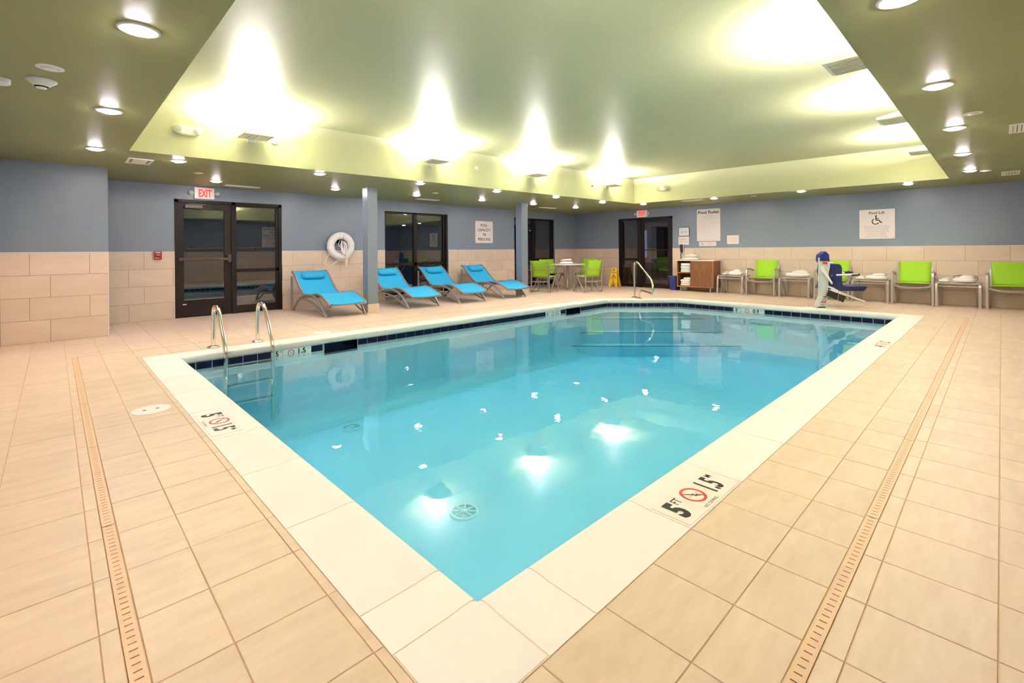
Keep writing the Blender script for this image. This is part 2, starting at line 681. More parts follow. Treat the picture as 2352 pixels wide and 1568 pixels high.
def tile_geo(mb, q, z0, z1, ch=0.0016):
    """polygon tile with a small chamfer round the top"""
    cx_, cy_ = sum(p[0] for p in q) / len(q), sum(p[1] for p in q) / len(q)
    k = len(q)
    ins = []
    for x, y in q:
        dx, dy = cx_ - x, cy_ - y
        l = math.hypot(dx, dy) or 1
        ins.append((x + dx / l * min(ch * 1.4, l * .4), y + dy / l * min(ch * 1.4, l * .4)))
    vs = [(x, y, z0) for x, y in q] + [(x, y, z1 - ch) for x, y in q] + [(x, y, z1) for x, y in ins]
    fs = [tuple(range(2 * k, 3 * k))]
    for i in range(k):
        n = (i + 1) % k
        fs += [(i, n, k + n, k + i), (k + i, k + n, 2 * k + n, 2 * k + i)]
    mb.add(vs, fs)


pieces.sort(key=lambda t: -px_area(t[0]))
shared = {}
rest = MB()
for idx, (q, full) in enumerate(pieces):
    if idx < 300:
        cx_, cy_ = sum(p[0] for p in q) / len(q), sum(p[1] for p in q) / len(q)
        loc = [(x - cx_, y - cy_) for x, y in q]
        key = tuple(round(v, 3) for p in loc for v in p) if full else None
        if key not in shared or key is None:
            mb = MB()
            tile_geo(mb, loc, -0.006, 0.0)
            me = mb.mesh('floor_tile', M_FTILE)
            if key:
                shared[key] = me
        else:
            me = shared[key]
        rz = random.Random(idx).uniform(-0.0004, 0.0004)
        link('floor_tile', me, floor, (cx_, cy_, rz))
    else:
        tile_geo(rest, q, -0.006, 0.0)
ro = rest.build('distant_floor_tiles', M_FTILE, floor)
ro['kind'] = 'stuff'

# ------------------------------------------------------------------ trench drain
drain = thing('trench_drain', 'tan slotted strip drain let into the floor around the pool', 'drain', kind='structure')
tb = MB()
for x0, x1, y0, y1 in DRAINS:
    tb.quad((x0, y0, ZG + .0004), (x1, y0, ZG + .0004), (x1, y1, ZG + .0004), (x0, y1, ZG + .0004))
tb.build('trench', M_TRENCH, drain)


def grate(x0, x1, y0, y1, along):
    mb = MB()
    z0, z1 = -0.003, 0.0004
    L0, L1 = (y0, y1) if along == 'Y' else (x0, x1)
    c0, c1 = (x0, x1) if along == 'Y' else (y0, y1)
    rail = 0.0120
    L0 += 0.003
    L1 -= 0.003

    def b(l0, l1, s0, s1):
        if along == 'Y':
            mb.box(s0, s1, l0, l1, z0, z1)
        else:
            mb.box(l0, l1, s0, s1, z0, z1)
    b(L0, L1, c0 + .001, c0 + rail)
    b(L0, L1, c1 - rail, c1 - .001)
    n = max(2, int((L1 - L0) / 0.033))
    st = (L1 - L0) / n
    for i in range(n):
        b(L0 + i * st, L0 + i * st + st * 0.85, c0 + rail, c1 - rail)
    mb.build('grate_segment', M_GRATE, drain)


for x0, x1, y0, y1 in DRAINS:
    al = 'Y' if (x1 - x0) < (y1 - y0) else 'X'
    a0, a1 = (y0, y1) if al == 'Y' else (x0, x1)
    n = round((a1 - a0) / 1.2)
    for i in range(n):
        s0, s1 = a0 + (a1 - a0) * i / n, a0 + (a1 - a0) * (i + 1) / n
        if al == 'Y':
            grate(x0, x1, s0, s1, 'Y')
        else:
            grate(s0, s1, y0, y1, 'X')

# ------------------------------------------------------------------ pool
pool = thing('pool_basin', 'white plastered swimming pool basin with navy waterline tiles', 'pool', kind='structure')
bs = MB()
k = len(POOL)
wall_in = offset_poly(POOL, 0.02)
RC = 0.45                                # coved foot of the basin wall
loops = [[(*p, -0.235) for p in wall_in]]
for q in range(9):
    a = PI / 2 * q / 8
    loops.append([(*p, BASIN_Z + RC * (1 - math.sin(a))) for p in offset_poly(POOL, 0.02 - RC * (1 - math.cos(a)))])
for q in range(len(loops) - 1):
    for i in range(k):
        j = (i + 1) % k
        bs.add([loops[q][j], loops[q][i], loops[q + 1][i], loops[q + 1][j]], [(0, 1, 2, 3)], False)
bs.add(loops[-1], [tuple(range(k))])
bs.build('basin_shell', M_PLASTER, pool)
tbed = MB()
for i in range(k):
    a, b = Vector(wall_in[i]), Vector(wall_in[(i + 1) % k])
    cuts = [(a, b)]
    if i == 3:
        xs = [b.x, 1.65, 2.14, 6.92, 7.42, a.x]
        cuts = [(Vector((xs[q + 1], a.y)), Vector((xs[q], a.y))) for q in (0, 2, 4)]
    for p_, q_ in cuts:
        tbed.quad((*q_, -0.08), (*p_, -0.08), (*p_, -.235), (*q_, -.235))
tbed.build('tile_bed', M_WHITET, pool)
# corner entry steps with dark nosing
for si, (off, z) in enumerate(((0.42, -0.40), (0.74, -0.66), (1.06, -0.90))):
    p1, p2 = Vector(POOL[2]), Vector(POOL[3])
    d = (p2 - p1).normalized()
    nrm = Vector((-d.y, d.x))
    if nrm.dot(Vector((4, 2)) - p1) < 0:
        nrm = -nrm
    a, b = p1 + nrm * off, p2 + nrm * off
    # run out to the side walls
    a = a + d * ((PL + 0.02 - a.x) / d.x)
    b = b + d * ((PW + 0.02 - b.y) / d.y)
    poly = [tuple(wall_in[2]), tuple(wall_in[3]), tuple(b), tuple(a)]
    st = MB()
    st.prism(poly, (0, 0, 0), (1, 0, 0), (0, 1, 0), BASIN_Z, z)
    st.build('entry_step', M_PLASTER, pool)
    ns = MB()
    q = [tuple(a), tuple(b), tuple(b - nrm * 0.05), tuple(a - nrm * 0.05)]
    ns.prism(q, (0, 0, 0), (1, 0, 0), (0, 1, 0), z + 0.001, z + 0.006)
    ns.build('step_nosing', M_NAVY, pool)

# waterline tiles
TP = 0.166


def wl_tiles(a, b, start, skip):
    a, b = Vector(a), Vector(b)
    L = (b - a).length
    d = (b - a) / L
    nrm = Vector((-d.y, d.x))               # towards the water
    n = int(L / TP) + 2
    for i in range(-1, n):
        s0, s1 = start + i * TP + .0045, start + (i + 1) * TP - .0045
        s0, s1 = max(s0, .004), min(s1, L - .004)
        if s1 - s0 < .02:
            continue
        if any(s0 < t1 and s1 > t0 for t0, t1 in skip):
            for t0, t1 in skip:
                if s0 < t0 < s1:
                    s1 = t0 - .003
                if s0 < t1 < s1:
                    s0 = t1 + .003
            if s1 - s0 < .02 or any(t0 - .001 <= s0 and s1 <= t1 + .001 for t0, t1 in skip):
                continue
        mb = MB()
        p = a + d * ((s0 + s1) / 2)
        hw = (s1 - s0) / 2
        mm = Matrix((( d.x, nrm.x, 0, p.x), (d.y, nrm.y, 0, p.y), (0, 0, 1, 0), (0, 0, 0, 1)))
        mb.rbox(-hw, hw, -0.004, 0.008, -0.166, -0.083, 0.003, mm)
        mb.build('waterline_tile', M_NAVY, pool)


def wl_marker(a, b, s0, s1, texts, name='depth_marker'):
    a, b = Vector(a), Vector(b)
    d = (b - a).normalized()
    nrm = Vector((-d.y, d.x))
    mb = MB()
    U = Vector((-d.x, -d.y, 0))              # reading direction seen from the water
    p0 = a + d * s1
    O = Vector((p0.x, p0.y, 0)) + Vector((nrm.x, nrm.y, 0)) * 0.009
    n = 4
    for i in range(n):
        u0, u1 = (s1 - s0) * i / n + .002, (s1 - s0) * (i + 1) / n - .002
        mb.prism([(u0, -.166), (u1, -.166), (u1, -.083), (u0, -.083)], O, U, (0, 0, 1), -.012, 0)
    mk = mb.build(name, M_WHITET, pool)
    Wd = s1 - s0
    tx = MB()
    hh = 0.062
    put_text(tx, texts[0], O + U * (Wd * .10) + Vector((0, 0, -.152)), U, (0, 0, 1), hh, Wd * .08, bold=.03, d=.001)
    put_text(tx, 'FT', O + U * (Wd * .21) + Vector((0, 0, -.118)), U, (0, 0, 1), .026, Wd * .07, d=.001)
    put_text(tx, texts[1], O + U * (Wd * .75) + Vector((0, 0, -.152)), U, (0, 0, 1), hh, Wd * .20, bold=.03, d=.001)
    put_text(tx, 'M', O + U * (Wd * .92) + Vector((0, 0, -.118)), U, (0, 0, 1), .026, Wd * .05, d=.001)
    tx.build('lettering', M_INK, mk)
    rg = MB()
    ring_sym(rg, O + U * (Wd * .46) + Vector((0, 0, -.132)), U, Vector((0, 0, 1)), .042, .001)
    rg.build('no_diving_ring', M_RED, mk)


def ring_sym(mb, C, U, V, R, d):
    U, V = Vector(U), Vector(V)
    N = U.cross(V)
    n = 32
    vs, fs = [], []
    for i in range(n):
        a = 2 * PI * i / n
        e = U * math.cos(a) + V * math.sin(a)
        vs += [C + e * R + N * d, C + e * R * .78 + N * d]
    for i in range(n):
        j = (i + 1) % n
        fs.append((2 * i, 2 * j, 2 * j + 1, 2 * i + 1))
    mb.add(vs, fs)
    a = PI * 0.75
    e = U * math.cos(a) + V * math.sin(a)
    p = U * -math.sin(a) + V * math.cos(a)
    mb.quad(C - e * R * .85 - p * R * .07 + N * d, C + e * R * .85 - p * R * .07 + N * d, C + e * R * .85 + p * R * .07 + N * d, C - e * R * .85 + p * R * .07 + N * d)


def diver(mb, C, U, V, R, d):
    U, V = Vector(U), Vector(V)
    N = U.cross(V)

    def bar(a, b, t):
        a, b = Vector(a), Vector(b)
        dd = (b - a).normalized()
        pp = Vector((-dd.y, dd.x)) * t
        mb.add([C + U * q.x * R + V * q.y * R + N * d for q in (a - pp, b - pp, b + pp, a + pp)], [(0, 1, 2, 3)])
    bar((-.45, .42), (-.05, .05), .05)
    bar((-.05, .05), (.05, -.30), .07)
    bar((.05, -.30), (.35, -.18), .05)
    bar((.35, -.18), (.25, -.5), .045)
    bar((-.05, .05), (.18, .10), .04)
    bar((-.7, 0), (-.5, 0), .02)
    bar((-.4, 0), (-.2, 0), .02)
    bar((.4, 0), (.7, 0), .02)


# far side (runs PL.. -> 0), right side, chamfer, near sides
A5, A0 = (8.47, PW + .012), (0, PW + .012)
sk1, sk2 = (8.47 - 2.14, 8.47 - 1.65), (8.47 - 7.42, 8.47 - 6.92)
wl_tiles(A5, A0, 0.03, [(sk1[0], sk1[1]), (8.47 - 1.475, 8.47 - .985), (max(sk2[0], 0), sk2[1]), (8.47 - 6.75, 8.47 - 6.27)])
wl_marker(A5, A0, 8.47 - 1.475, 8.47 - .985, ('5', '1.5'))
wl_marker(A5, A0, 8.47 - 6.75, 8.47 - 6.27, ('4', '1.2'))
B0, B1 = (PL + .012, 0), (PL + .022, 4.10)
wl_tiles(B0, B1, 0.02, [(2.19, 2.81)])
wl_marker(B0, B1, 2.19, 2.81, ('3', '0.9'))
wl_tiles((PL + .022, 4.105), (8.475, PW + .012), 0.05, [])
wl_tiles((0, -.012), (PL, -.012), 0.05, [])
wl_tiles((-.012, PW), (-.012, 0), 0.05, [])

# skimmer mouths
for s0, s1 in (sk1, (8.47 - 7.42, 8.47 - 6.92)):
    x0, x1 = 8.47 - s1, 8.47 - s0
    sm = MB()
    y0, y1, z0, z1 = PW - .004, PW + .24, -.235, -.083
    sm.quad((x0, y0, z0), (x1, y0, z0), (x1, y1, z0), (x0, y1, z0))
    sm.quad((x0, y1, z0), (x1, y1, z0), (x1, y1, z1), (x0, y1, z1))
    sm.quad((x0, y0, z0), (x0, y1, z0), (x0, y1, z1), (x0, y0, z1))
    sm.quad((x1, y0, z0), (x1, y0, z1), (x1, y1, z1), (x1, y1, z0))
    sm.quad((x0, y0, z1), (x0, y1, z1), (x1, y1, z1), (x1, y0, z1))
    for t in (x0 + .16, x0 + .33):
        sm.box(t - .003, t + .003, y0 + .01, y1, -.140, -.132)
    sm.build('skimmer_mouth', M_NAVY, pool)
# the shell needs openings where the skimmers are: thin dark liners stand 4 mm proud of the plaster
for s0, s1 in (sk1, (8.47 - 7.42, 8.47 - 6.92)):
    x0, x1 = 8.47 - s1, 8.47 - s0
    fr = MB()
    fr.box(x0 - .006, x0, PW - .006, PW + .01, -.235, -.083)
    fr.box(x1, x1 + .006, PW - .006, PW + .01, -.235, -.083)
    fr.build('skimmer_frame', M_WHITET, pool)

# main drain covers on the basin floor
for px, py in ((1066, 1178), (808, 983)):
    p = bp(px, py, 'Z', BASIN_Z)
    big = py in (1178, 983)
    R_ = 0.125
    dc = MB()
    dc.lathe([(R_, 0.0), (R_, .016), (R_ * .88, .022), (R_ * .86, .014)], 36, Matrix.Translation((p.x, p.y, BASIN_Z)), caps=False)
    for q in range(4):
        a = q * PI / 4
        mm = Matrix.Translation((p.x, p.y, BASIN_Z)) @ Matrix.Rotation(a, 4, 'Z')
        dc.box(-R_ * .88, R_ * .88, -.007, .007, .012, .021, mm)
    dc.lathe([(.028, .010), (.028, .024), (0, .026)], 16, Matrix.Translation((p.x, p.y, BASIN_Z)))
    dcp = dc.build('main_drain_cover', mat('drain_cover', (0.62, 0.85, 0.88), rough=.5), pool)
    pl = MB()
    pl.lathe([(R_ * .87, 0.001), (R_ * .87, .010), (0, .010)], 36, Matrix.Translation((p.x, p.y, BASIN_Z)))
    pl.build('drain_plate', mat('drain_plate', (0.50, 0.74, 0.79), rough=.6), dcp)

# coping
coping = thing('pool_coping', 'smooth cream bullnose coping slabs edging the pool', 'coping', kind='structure')
PROF = [(1.0, 0.0005), (.36, .002), (.20, .006), (.10, .007), (.045, .003), (.012, -.008), (0, -.025), (0, -.05), (.02, -.072), (.06, -.08), (1.0, -.08)]


def cope_block(i0, i1, o0, o1):
    """inner/outer ends (2D)"""
    mb = MB()
    g = 0.0035
    i0, i1, o0, o1 = (Vector(p) for p in (i0, i1, o0, o1))
    di = (i1 - i0).normalized()
    i0, i1 = i0 + di * g, i1 - di * g
    o0, o1 = o0 + di * g, o1 - di * g
    n = len(PROF)
    vs = [(*(i0.lerp(o0, u)), z) for u, z in PROF] + [(*(i1.lerp(o1, u)), z) for u, z in PROF]
    mb.add(vs, [(j, j + 1, n + j + 1, n + j) for j in range(n - 1)], True)
    mb.add(vs, [tuple(range(n))[::-1], tuple(range(n, 2 * n)), (n - 1, 0, n, 2 * n - 1)])
    return mb.build('coping_slab', M_COPE, coping)


def cope_run(a, b, joints, oa=None, ob=None):
    a, b = Vector(a), Vector(b)
    d = (b - a).normalized()
    out = Vector((d.y, -d.x)) * CO
    pts = [0] + joints + [(b - a).length]
    for i in range(len(pts) - 1):
        p, q = a + d * pts[i], a + d * pts[i + 1]
        po = Vector(oa) if (i == 0 and oa) else p + out
        qo = Vector(ob) if (i == len(pts) - 2 and ob) else q + out
        cope_block(p, q, po, qo)


cope_run(POOL[0], POOL[1], [0.235, .92, 1.50] + [1.50 + .685 * k for k in range(1, 12)])
cope_run(POOL[1], POOL[2], [.3 + .68 * k for k in range(6)], ob=COPE_OUT[2])
cope_run(POOL[2], POOL[3], [.55, 1.1], oa=COPE_OUT[2], ob=COPE_OUT[3])
cope_run(POOL[3], POOL[4], [.5 + .69 * k for k in range(12)], oa=COPE_OUT[3])
cope_run(POOL[4], POOL[0], [PW - y for y in (4.92, 4.33, 3.64, 2.96, 2.27, 1.59, .905, .21)])
for (x0, x1, y0, y1) in ((-CO, 0, -CO, 0), (PL, PL + CO, -CO, 0), (-CO, 0, PW, PW + CO)):
    mb = MB()
    icx, icy = (x1 if x0 < 0 else x0), (y1 if y0 < 0 else y0)          # the corner on the water
    sx_, sy_ = (-1 if x0 < 0 else 1), (-1 if y0 < 0 else 1)
    tops = [p for p in PROF if p[1] > -.03][::-1]                      # nose -> outer
    us = [0.0, .012, .045, .10, .20, .36, .6, .985]

    def cz(t):
        for (u0, z0_), (u1, z1_) in zip(tops, tops[1:]):
            if u0 <= t <= u1:
                return z0_ + (z1_ - z0_) * (t - u0) / max(u1 - u0, 1e-6)
        return tops[-1][1]
    nn_ = len(us)
    vs, fs = [], []
    for a_ in us:
        for b_ in us:
            vs.append((icx + sx_ * (CO * a_ + .0035 * (a_ == 0)), icy + sy_ * (CO * b_ + .0035 * (b_ == 0)), cz(max(a_, b_)) + .0003))
    for a_ in range(nn_ - 1):
        for b_ in range(nn_ - 1):
            f_ = (a_ * nn_ + b_, (a_ + 1) * nn_ + b_, (a_ + 1) * nn_ + b_ + 1, a_ * nn_ + b_ + 1)
            fs.append(f_ if sx_ * sy_ > 0 else f_[::-1])
    mb.add(vs, fs, True)
    per = [q for q in range(nn_)] + [q * nn_ + nn_ - 1 for q in range(1, nn_)] + [(nn_ - 1) * nn_ + q for q in range(nn_ - 2, -1, -1)] + [q * nn_ for q in range(nn_ - 2, 0, -1)]
    lo = [(vs[q][0], vs[q][1], -.08) for q in per]
    hi = [vs[q] for q in per]
    m_ = len(per)
    mb.add(lo + hi, [(q, (q + 1) % m_, m_ + (q + 1) % m_, m_ + q) for q in range(m_)])
    mb.build('coping_corner_slab', M_COPE, coping)
gr = MB()
BED = [(u + .010 if u < .9 else u, z - .0018) for u, z in PROF[:-1]]
go = COPE_OUT
for i in range(k):
    j = (i + 1) % k
    a, b = Vector(POOL[i]), Vector(POOL[j])
    a2, b2 = Vector(go[i]), Vector(go[j])
    n = len(BED)
    vs = [(*(a.lerp(a2, u)), z) for u, z in BED] + [(*(b.lerp(b2, u)), z) for u, z in BED]
    gr.add(vs, [(q, q + 1, n + q + 1, n + q) for q in range(n - 1)], True)
gr.build('coping_bed', M_COPEGROUT, coping)


def deck_marker(O, U, V, Wd, Ht, t1, t2):
    """depth marker slab on the coping: O = lower left corner of the slab"""
    U, V, O = Vector(U), Vector(V), Vector(O)
    mb = MB()
    for i, (u0, u1) in enumerate(((0, .30), (.30, .62), (.62, 1))):
        mb.prism([(Wd * u0 + .001, 0), (Wd * u1 - .001, 0), (Wd * u1 - .001, Ht), (Wd * u0 + .001, Ht)], O, U, V, -.004, .0035)
    mk = mb.build('depth_marker', mat('marker_tile', (0.86, 0.79, 0.70), rough=.4), coping)
    tx = MB()
    dz = .0042
    put_text(tx, t1, O + U * Wd * .13 + V * Ht * .22, U, V, Ht * .62, Wd * .115, bold=.05, d=dz)
    put_text(tx, 'FT', O + U * Wd * .25 + V * Ht * .60, U, V, Ht * .24, Wd * .085, bold=.01, d=dz)
    put_text(tx, t2, O + U * Wd * .745 + V * Ht * .22, U, V, Ht * .62, Wd * .18, bold=.03, d=dz)
    put_text(tx, 'M', O + U * Wd * .885 + V * Ht * .66, U, V, Ht * .18, Wd * .05, bold=.01, d=dz)
    put_text(tx, 'NO DIVING', O + U * Wd * .46 + V * Ht * .05, U, V, Ht * .095, Wd * .23, bold=.0, d=dz)
    diver(tx, O + U * Wd * .46 + V * Ht * .57, U, V, Ht * .30, dz + .0002)
    tx.build('lettering', M_INK, mk)
    rg = MB()
    ring_sym(rg, O + U * Wd * .46 + V * Ht * .57, U, V, Ht * .34, dz)
    rg.build('no_diving_ring', M_RED, mk)


deck_marker((.935, -.322, 0), (1, 0, 0), (0, 1, 0), .56, .19, '5', '1.5')
deck_marker((-.315, 2.88, 0), (0, -1, 0), (1, 0, 0), .56, .19, '5', '1.5')
deck_marker((6.10, -.322, 0), (1, 0, 0), (0, 1, 0), .56, .17, '4', '1.2')

# water
wt = MB()
wp = offset_poly(POOL, 0.035)
wt.prism(wp, (0, 0, 0), (1, 0, 0), (0, 1, 0), BASIN_Z - .03, WATER_Z)
water = wt.build('pool_water', M_WATER)
tag(water, 'clear turquoise water filling the swimming pool', 'water', kind='stuff')

# ------------------------------------------------------------------ walls
WT = 0.16


def wall_mesh(axis, at, out, a0, a1, z1, openings):
    """wall in the plane axis=at, thickness WT towards out (+1/-1), with openings (a0,a1,z0,z1)"""
    mb = MB()
    p0, p1 = sorted((at, at + out * WT))

    def b(u0, u1, q0, q1):
        if u1 - u0 < 1e-4 or q1 - q0 < 1e-4:
            return
        if axis == 'Y':
            mb.box(u0, u1, p0, p1, q0, q1)
        else:
            mb.box(p0, p1, u0, u1, q0, q1)
    cur = a0
    for o in sorted(openings):
        b(cur, o[0], -.05, z1)
        b(o[0], o[1], o[3], z1)
        b(o[0], o[1], -.05, o[2])
        cur = o[1]
    b(cur, a1, -.05, z1)
    return mb


def wall_tiles(parent, axis, at, sgn, a0, a1, ph1, ph2, pitch, openings):
    """wainscot of four courses; sgn = direction of the room"""
    th = .010
    gb = MB()
    segs = []
    cur = a0
    for o in sorted(openings):
        segs.append((cur, o[0]))
        cur = o[1]
    segs.append((cur, a1))
    q0, q1 = sorted((at, at + sgn * .0065))
    for s0, s1 in segs:
        if axis == 'Y':
            gb.box(s0, s1, q0, q1, 0, TILE_H)
        else:
            gb.box(q0, q1, s0, s1, 0, TILE_H)
    gb.build('grout_bed', M_WGROUT, parent)
    tr = MB()
    q0, q1 = sorted((at, at + sgn * .012))
    for s0, s1 in segs:
        if axis == 'Y':
            tr.box(s0, s1, q0, q1, TILE_H, TILE_H + .010)
        else:
            tr.box(q0, q1, s0, s1, TILE_H, TILE_H + .010)
    tr.build('tile_edge_trim', M_WHITE, parent)
    cache = {}
    for r in range(4):
        z0, z1 = TILE_H - (r + 1) * TROW + .0022, TILE_H - r * TROW - .0022
        ph = ph1 if r % 2 == 0 else ph2
        kk = math.floor((a0 - ph) / pitch)
        while ph + kk * pitch < a1:
            u0, u1 = ph + kk * pitch + .0022, ph + (kk + 1) * pitch - .0022
            kk += 1
            for s0, s1 in segs:
                b0, b1 = max(u0, s0 + .001), min(u1, s1 - .001)
                if b1 - b0 < .012:
                    continue
                wd = round(b1 - b0, 3)
                if wd not in cache:
                    mb = MB()
                    h = (z1 - z0) / 2
                    mb2 = MB()
                    tile_geo(mb2, rect(-wd / 2, wd / 2, -h, h), 0.0, th)
                    if axis == 'Y':
                        mm = Matrix(((1, 0, 0), (0, 0, sgn), (0, 1, 0))) if sgn > 0 else Matrix(((1, 0, 0), (0, 0, -1), (0, 1, 0)))
                    else:
                        mm = Matrix(((0, 0, sgn), (1, 0, 0), (0, 1, 0)))
                    flip = mm.determinant() < 0
                    mb.add([mm @ Vector(p) for p in mb2.v], [f[::-1] if flip else f for f in mb2.f])
                    cache[wd] = mb.mesh('wall_tile', M_WTILE)
                c = (b0 + b1) / 2
                loc = (c, at, (z0 + z1) / 2) if axis == 'Y' else (at, c, (z0 + z1) / 2)
                link('wall_tile', cache[wd], parent, loc)


wb = wall_mesh('Y', YW, 1, XJ - .05, XW + .2, H + .1, [DOOR1, WIN1, WIN2]).build('wall_back', M_BLUE)
tag(wb, 'slate blue window wall with a beige tile wainscot', 'wall', kind='structure')
wall_tiles(wb, 'Y', YW, -1, XJ + .002, XW - .002, 2.63, 3.05, .633, [DOOR1, WIN1, WIN2])
wr = wall_mesh('X', XW, 1, YN - .2, YW + .2, H + .1, [DOOR2]).build('wall_right', M_BLUE)
tag(wr, 'slate blue wall with beige tile wainscot behind the green chairs', 'wall', kind='structure')
wall_tiles(wr, 'X', XW, -1, YN + .002, YW - .012, .515, .326, .635, [DOOR2])
wj = MB()
wj.box(X0 - .1, XJ, YJ, YW + .1, -.05, H + .1)
wj = wj.build('wall_alcove', M_BLUE)
tag(wj, 'boxed-out blue and beige wall beside the fire alarm', 'wall', kind='structure')
wall_tiles(wj, 'Y', YJ, -1, X0 + .012, XJ - .004, -1.286, -1.084, .608, [])
ct = MB()
ct.box(XJ - .004, XJ + .004, YJ - .012, YJ + .002, 0, TILE_H + .01)
ct.build('corner_trim', M_WHITE, wj)
wl = wall_mesh('X', X0, -1, YN - .2, YJ + .1, H + .1, []).build('wall_left', M_BLUE)
tag(wl, 'blue side wall with beige tile wainscot running along the narrow deck', 'wall', kind='structure')
wall_tiles(wl, 'X', X0, 1, YN + .012, YJ - .012, .3, .1, .635, [])
wf = wall_mesh('Y', YN, -1, X0 - .1, XW + .2, H + .1, []).build('wall_front', M_BLUE)
tag(wf, 'blue wall with beige tile wainscot mirrored in the glass doors', 'wall', kind='structure')
wall_tiles(wf, 'Y', YN, 1, X0 + .002, XW - .002, .2, .5, .635, [])

# ------------------------------------------------------------------ ceiling
cl = MB()
ox0, ox1, oy0, oy1 = X0 - .1, XW + .1, YN - .1, YW + .1
OUT = [(ox0, oy0), (ox1, oy0), (ox1, oy1), (ox0, oy1)]
for i in range(4):
    j = (i + 1) % 4
    cl.quad((*OUT[i], H), (*REC[i], H), (*REC[j], H), (*OUT[j], H))
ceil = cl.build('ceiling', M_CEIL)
tag(ceil, 'sage green satin ceiling band around the raised tray', 'ceiling', kind='structure')
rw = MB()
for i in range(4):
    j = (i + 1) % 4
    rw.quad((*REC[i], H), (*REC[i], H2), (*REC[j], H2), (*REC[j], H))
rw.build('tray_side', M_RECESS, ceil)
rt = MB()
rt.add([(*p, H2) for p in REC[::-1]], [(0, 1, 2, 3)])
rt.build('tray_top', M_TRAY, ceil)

# ------------------------------------------------------------------ columns
for lab, (x0, x1, y0, y1) in (('blue square column beside the first blue lounger', (3.37, 3.585, 7.36, 7.57)),
                              ('blue square column near the green dining chairs', (7.85, 8.08, 7.55, 7.77))):
    c = MB()
    c.rbox(x0, x1, y0, y1, .17, H + .01, .006)
    co = c.build('column', M_BLUE)
    tag(co, lab, 'column', kind='structure')
    b = MB()
    b.rbox(x0 - .012, x1 + .012, y0 - .012, y1 + .012, 0, .17, .004)
    b.build('tile_base', M_WTILE, co)

# ------------------------------------------------------------------ doors and windows
def frame_bars(mb, axis, at, bars, d0, d1):
    """bars = (a0,a1,z0,z1) boxes between depths at+d0 .. at+d1"""
    p0, p1 = sorted((at + d0, at + d1))
    for a0, a1, z0, z1 in bars:
        if axis == 'Y':
            mb.box(a0, a1, p0, p1, z0, z1)
        else:
            mb.box(p0, p1, a0, a1, z0, z1)


def pane(axis, at, a0, a1, z0, z1, parent, name='glass_pane'):
    mb = MB()
    if axis == 'Y':
        mb.quad((a0, at, z0), (a1, at, z0), (a1, at, z1), (a0, at, z1))
    else:
        mb.quad((at, a0, z0), (at, a0, z1), (at, a1, z1), (at, a1, z0))
    return mb.build(name, M_GLASS, parent)


# door_1 : leaf with push bar on the left, sidelight on the right
d1 = thing('door_1', 'dark bronze glass exit door with push bar and glazed sidelight', 'door', kind='structure')
x0, x1, z0, z1 = DOOR1
ff = MB()
frame_bars(ff, 'Y', YW, [(x0, x0 + .055, 0, z1), (x1 - .06, x1, 0, z1), (x0, x1, z1 - .055, z1), (1.475, 1.545, 0, z1)], .09, -.015)
ff.build('door_frame', M_BRONZE, d1)
lf = MB()
frame_bars(lf, 'Y', YW, [(x0 + .058, .690, .012, z1 - .06), (1.355, 1.472, .012, z1 - .06), (.690, 1.355, .012, .315), (.690, 1.355, 2.02, z1 - .06)], .07, .01)
leaf = lf.build('door_leaf', M_BRONZE, d1)
pane('Y', YW + .04, .685, 1.36, .31, 2.03, leaf)
sl = MB()
frame_bars(sl, 'Y', YW, [(1.545, 2.35, .01, .15), (1.545, 2.35, .81, .88), (2.30, 2.35, .15, 2.145), (1.545, 1.565, .15, 2.145), (1.545, 2.35, 2.11, 2.145)], .07, .01)
side = sl.build('sidelight_frame', M_BRONZE, d1)
pane('Y', YW + .04, 1.56, 2.305, .15, .82, side)
pane('Y', YW + .04, 1.56, 2.305, .88, 2.12, side)
pb = MB()
pb.rbox(.60, 1.40, YW - .075, YW - .03, 1.055, 1.105, .012)
pb.rbox(.60, .66, YW - .06, YW + .012, 1.045, 1.115, .01)
pb.rbox(1.395, 1.46, YW - .07, YW + .012, 1.01, 1.17, .02)
pb.build('push_bar', mat('bronze_bar', (.07, .045, .035), rough=.35), d1)
cz = MB()
cz.rbox(.705, .985, YW - .055, YW + .012, 2.035, 2.105, .012)
cz.box(.76, 1.03, YW - .07, YW - .055, 2.112, 2.122)
cz.build('door_closer', mat('closer_metal', (.11, .08, .07), rough=.35, metal=.3), d1)
dl = MB()
dl.box(.668, .725, YW + .004, YW + .0105, .235, .25)
dl.build('label_plate', M_WHITE, d1)
for z in (.25, 1.1, 1.95):
    hg = MB()
    hg.tube([(x0 + .056, YW - .016, z - .05), (x0 + .056, YW - .016, z + .05)], .008, 8)
    hg.build('hinge', M_BRONZE, d1)


def window_unit(name, label, o, mull, tr_z, dep=.12):
    t = thing(name, label, 'window', kind='structure')
    x0, x1, z0, z1 = o
    mb = MB()
    f = .05
    frame_bars(mb, 'Y', YW, [(x0, x0 + f, z0, z1), (x1 - f, x1, z0, z1), (x0, x1, z1 - f, z1), (x0, x1, z0, z0 + f), (mull - .045, mull + .045, z0, z1),
                             (x1 - .13, x1 - .09, z0, z1), (x0 + f, x1 - f, tr_z - .035, tr_z + .035)], dep, dep - .075)
    fr = mb.build('window_frame', M_BRONZE, t)
    for a, b in ((x0 + f, mull - .045), (mull + .045, x1 - f)):
        for q0, q1 in ((z0 + f, tr_z - .035), (tr_z + .035, z1 - f)):
            pane('Y', YW + dep - .035, a, b, q0, q1, fr)
    sl_ = MB()
    sl_.box(x0, x1, YW - .012, YW + dep, z0 - .02, z0)
    sl_.build('window_sill', M_WHITE, t)
    return t


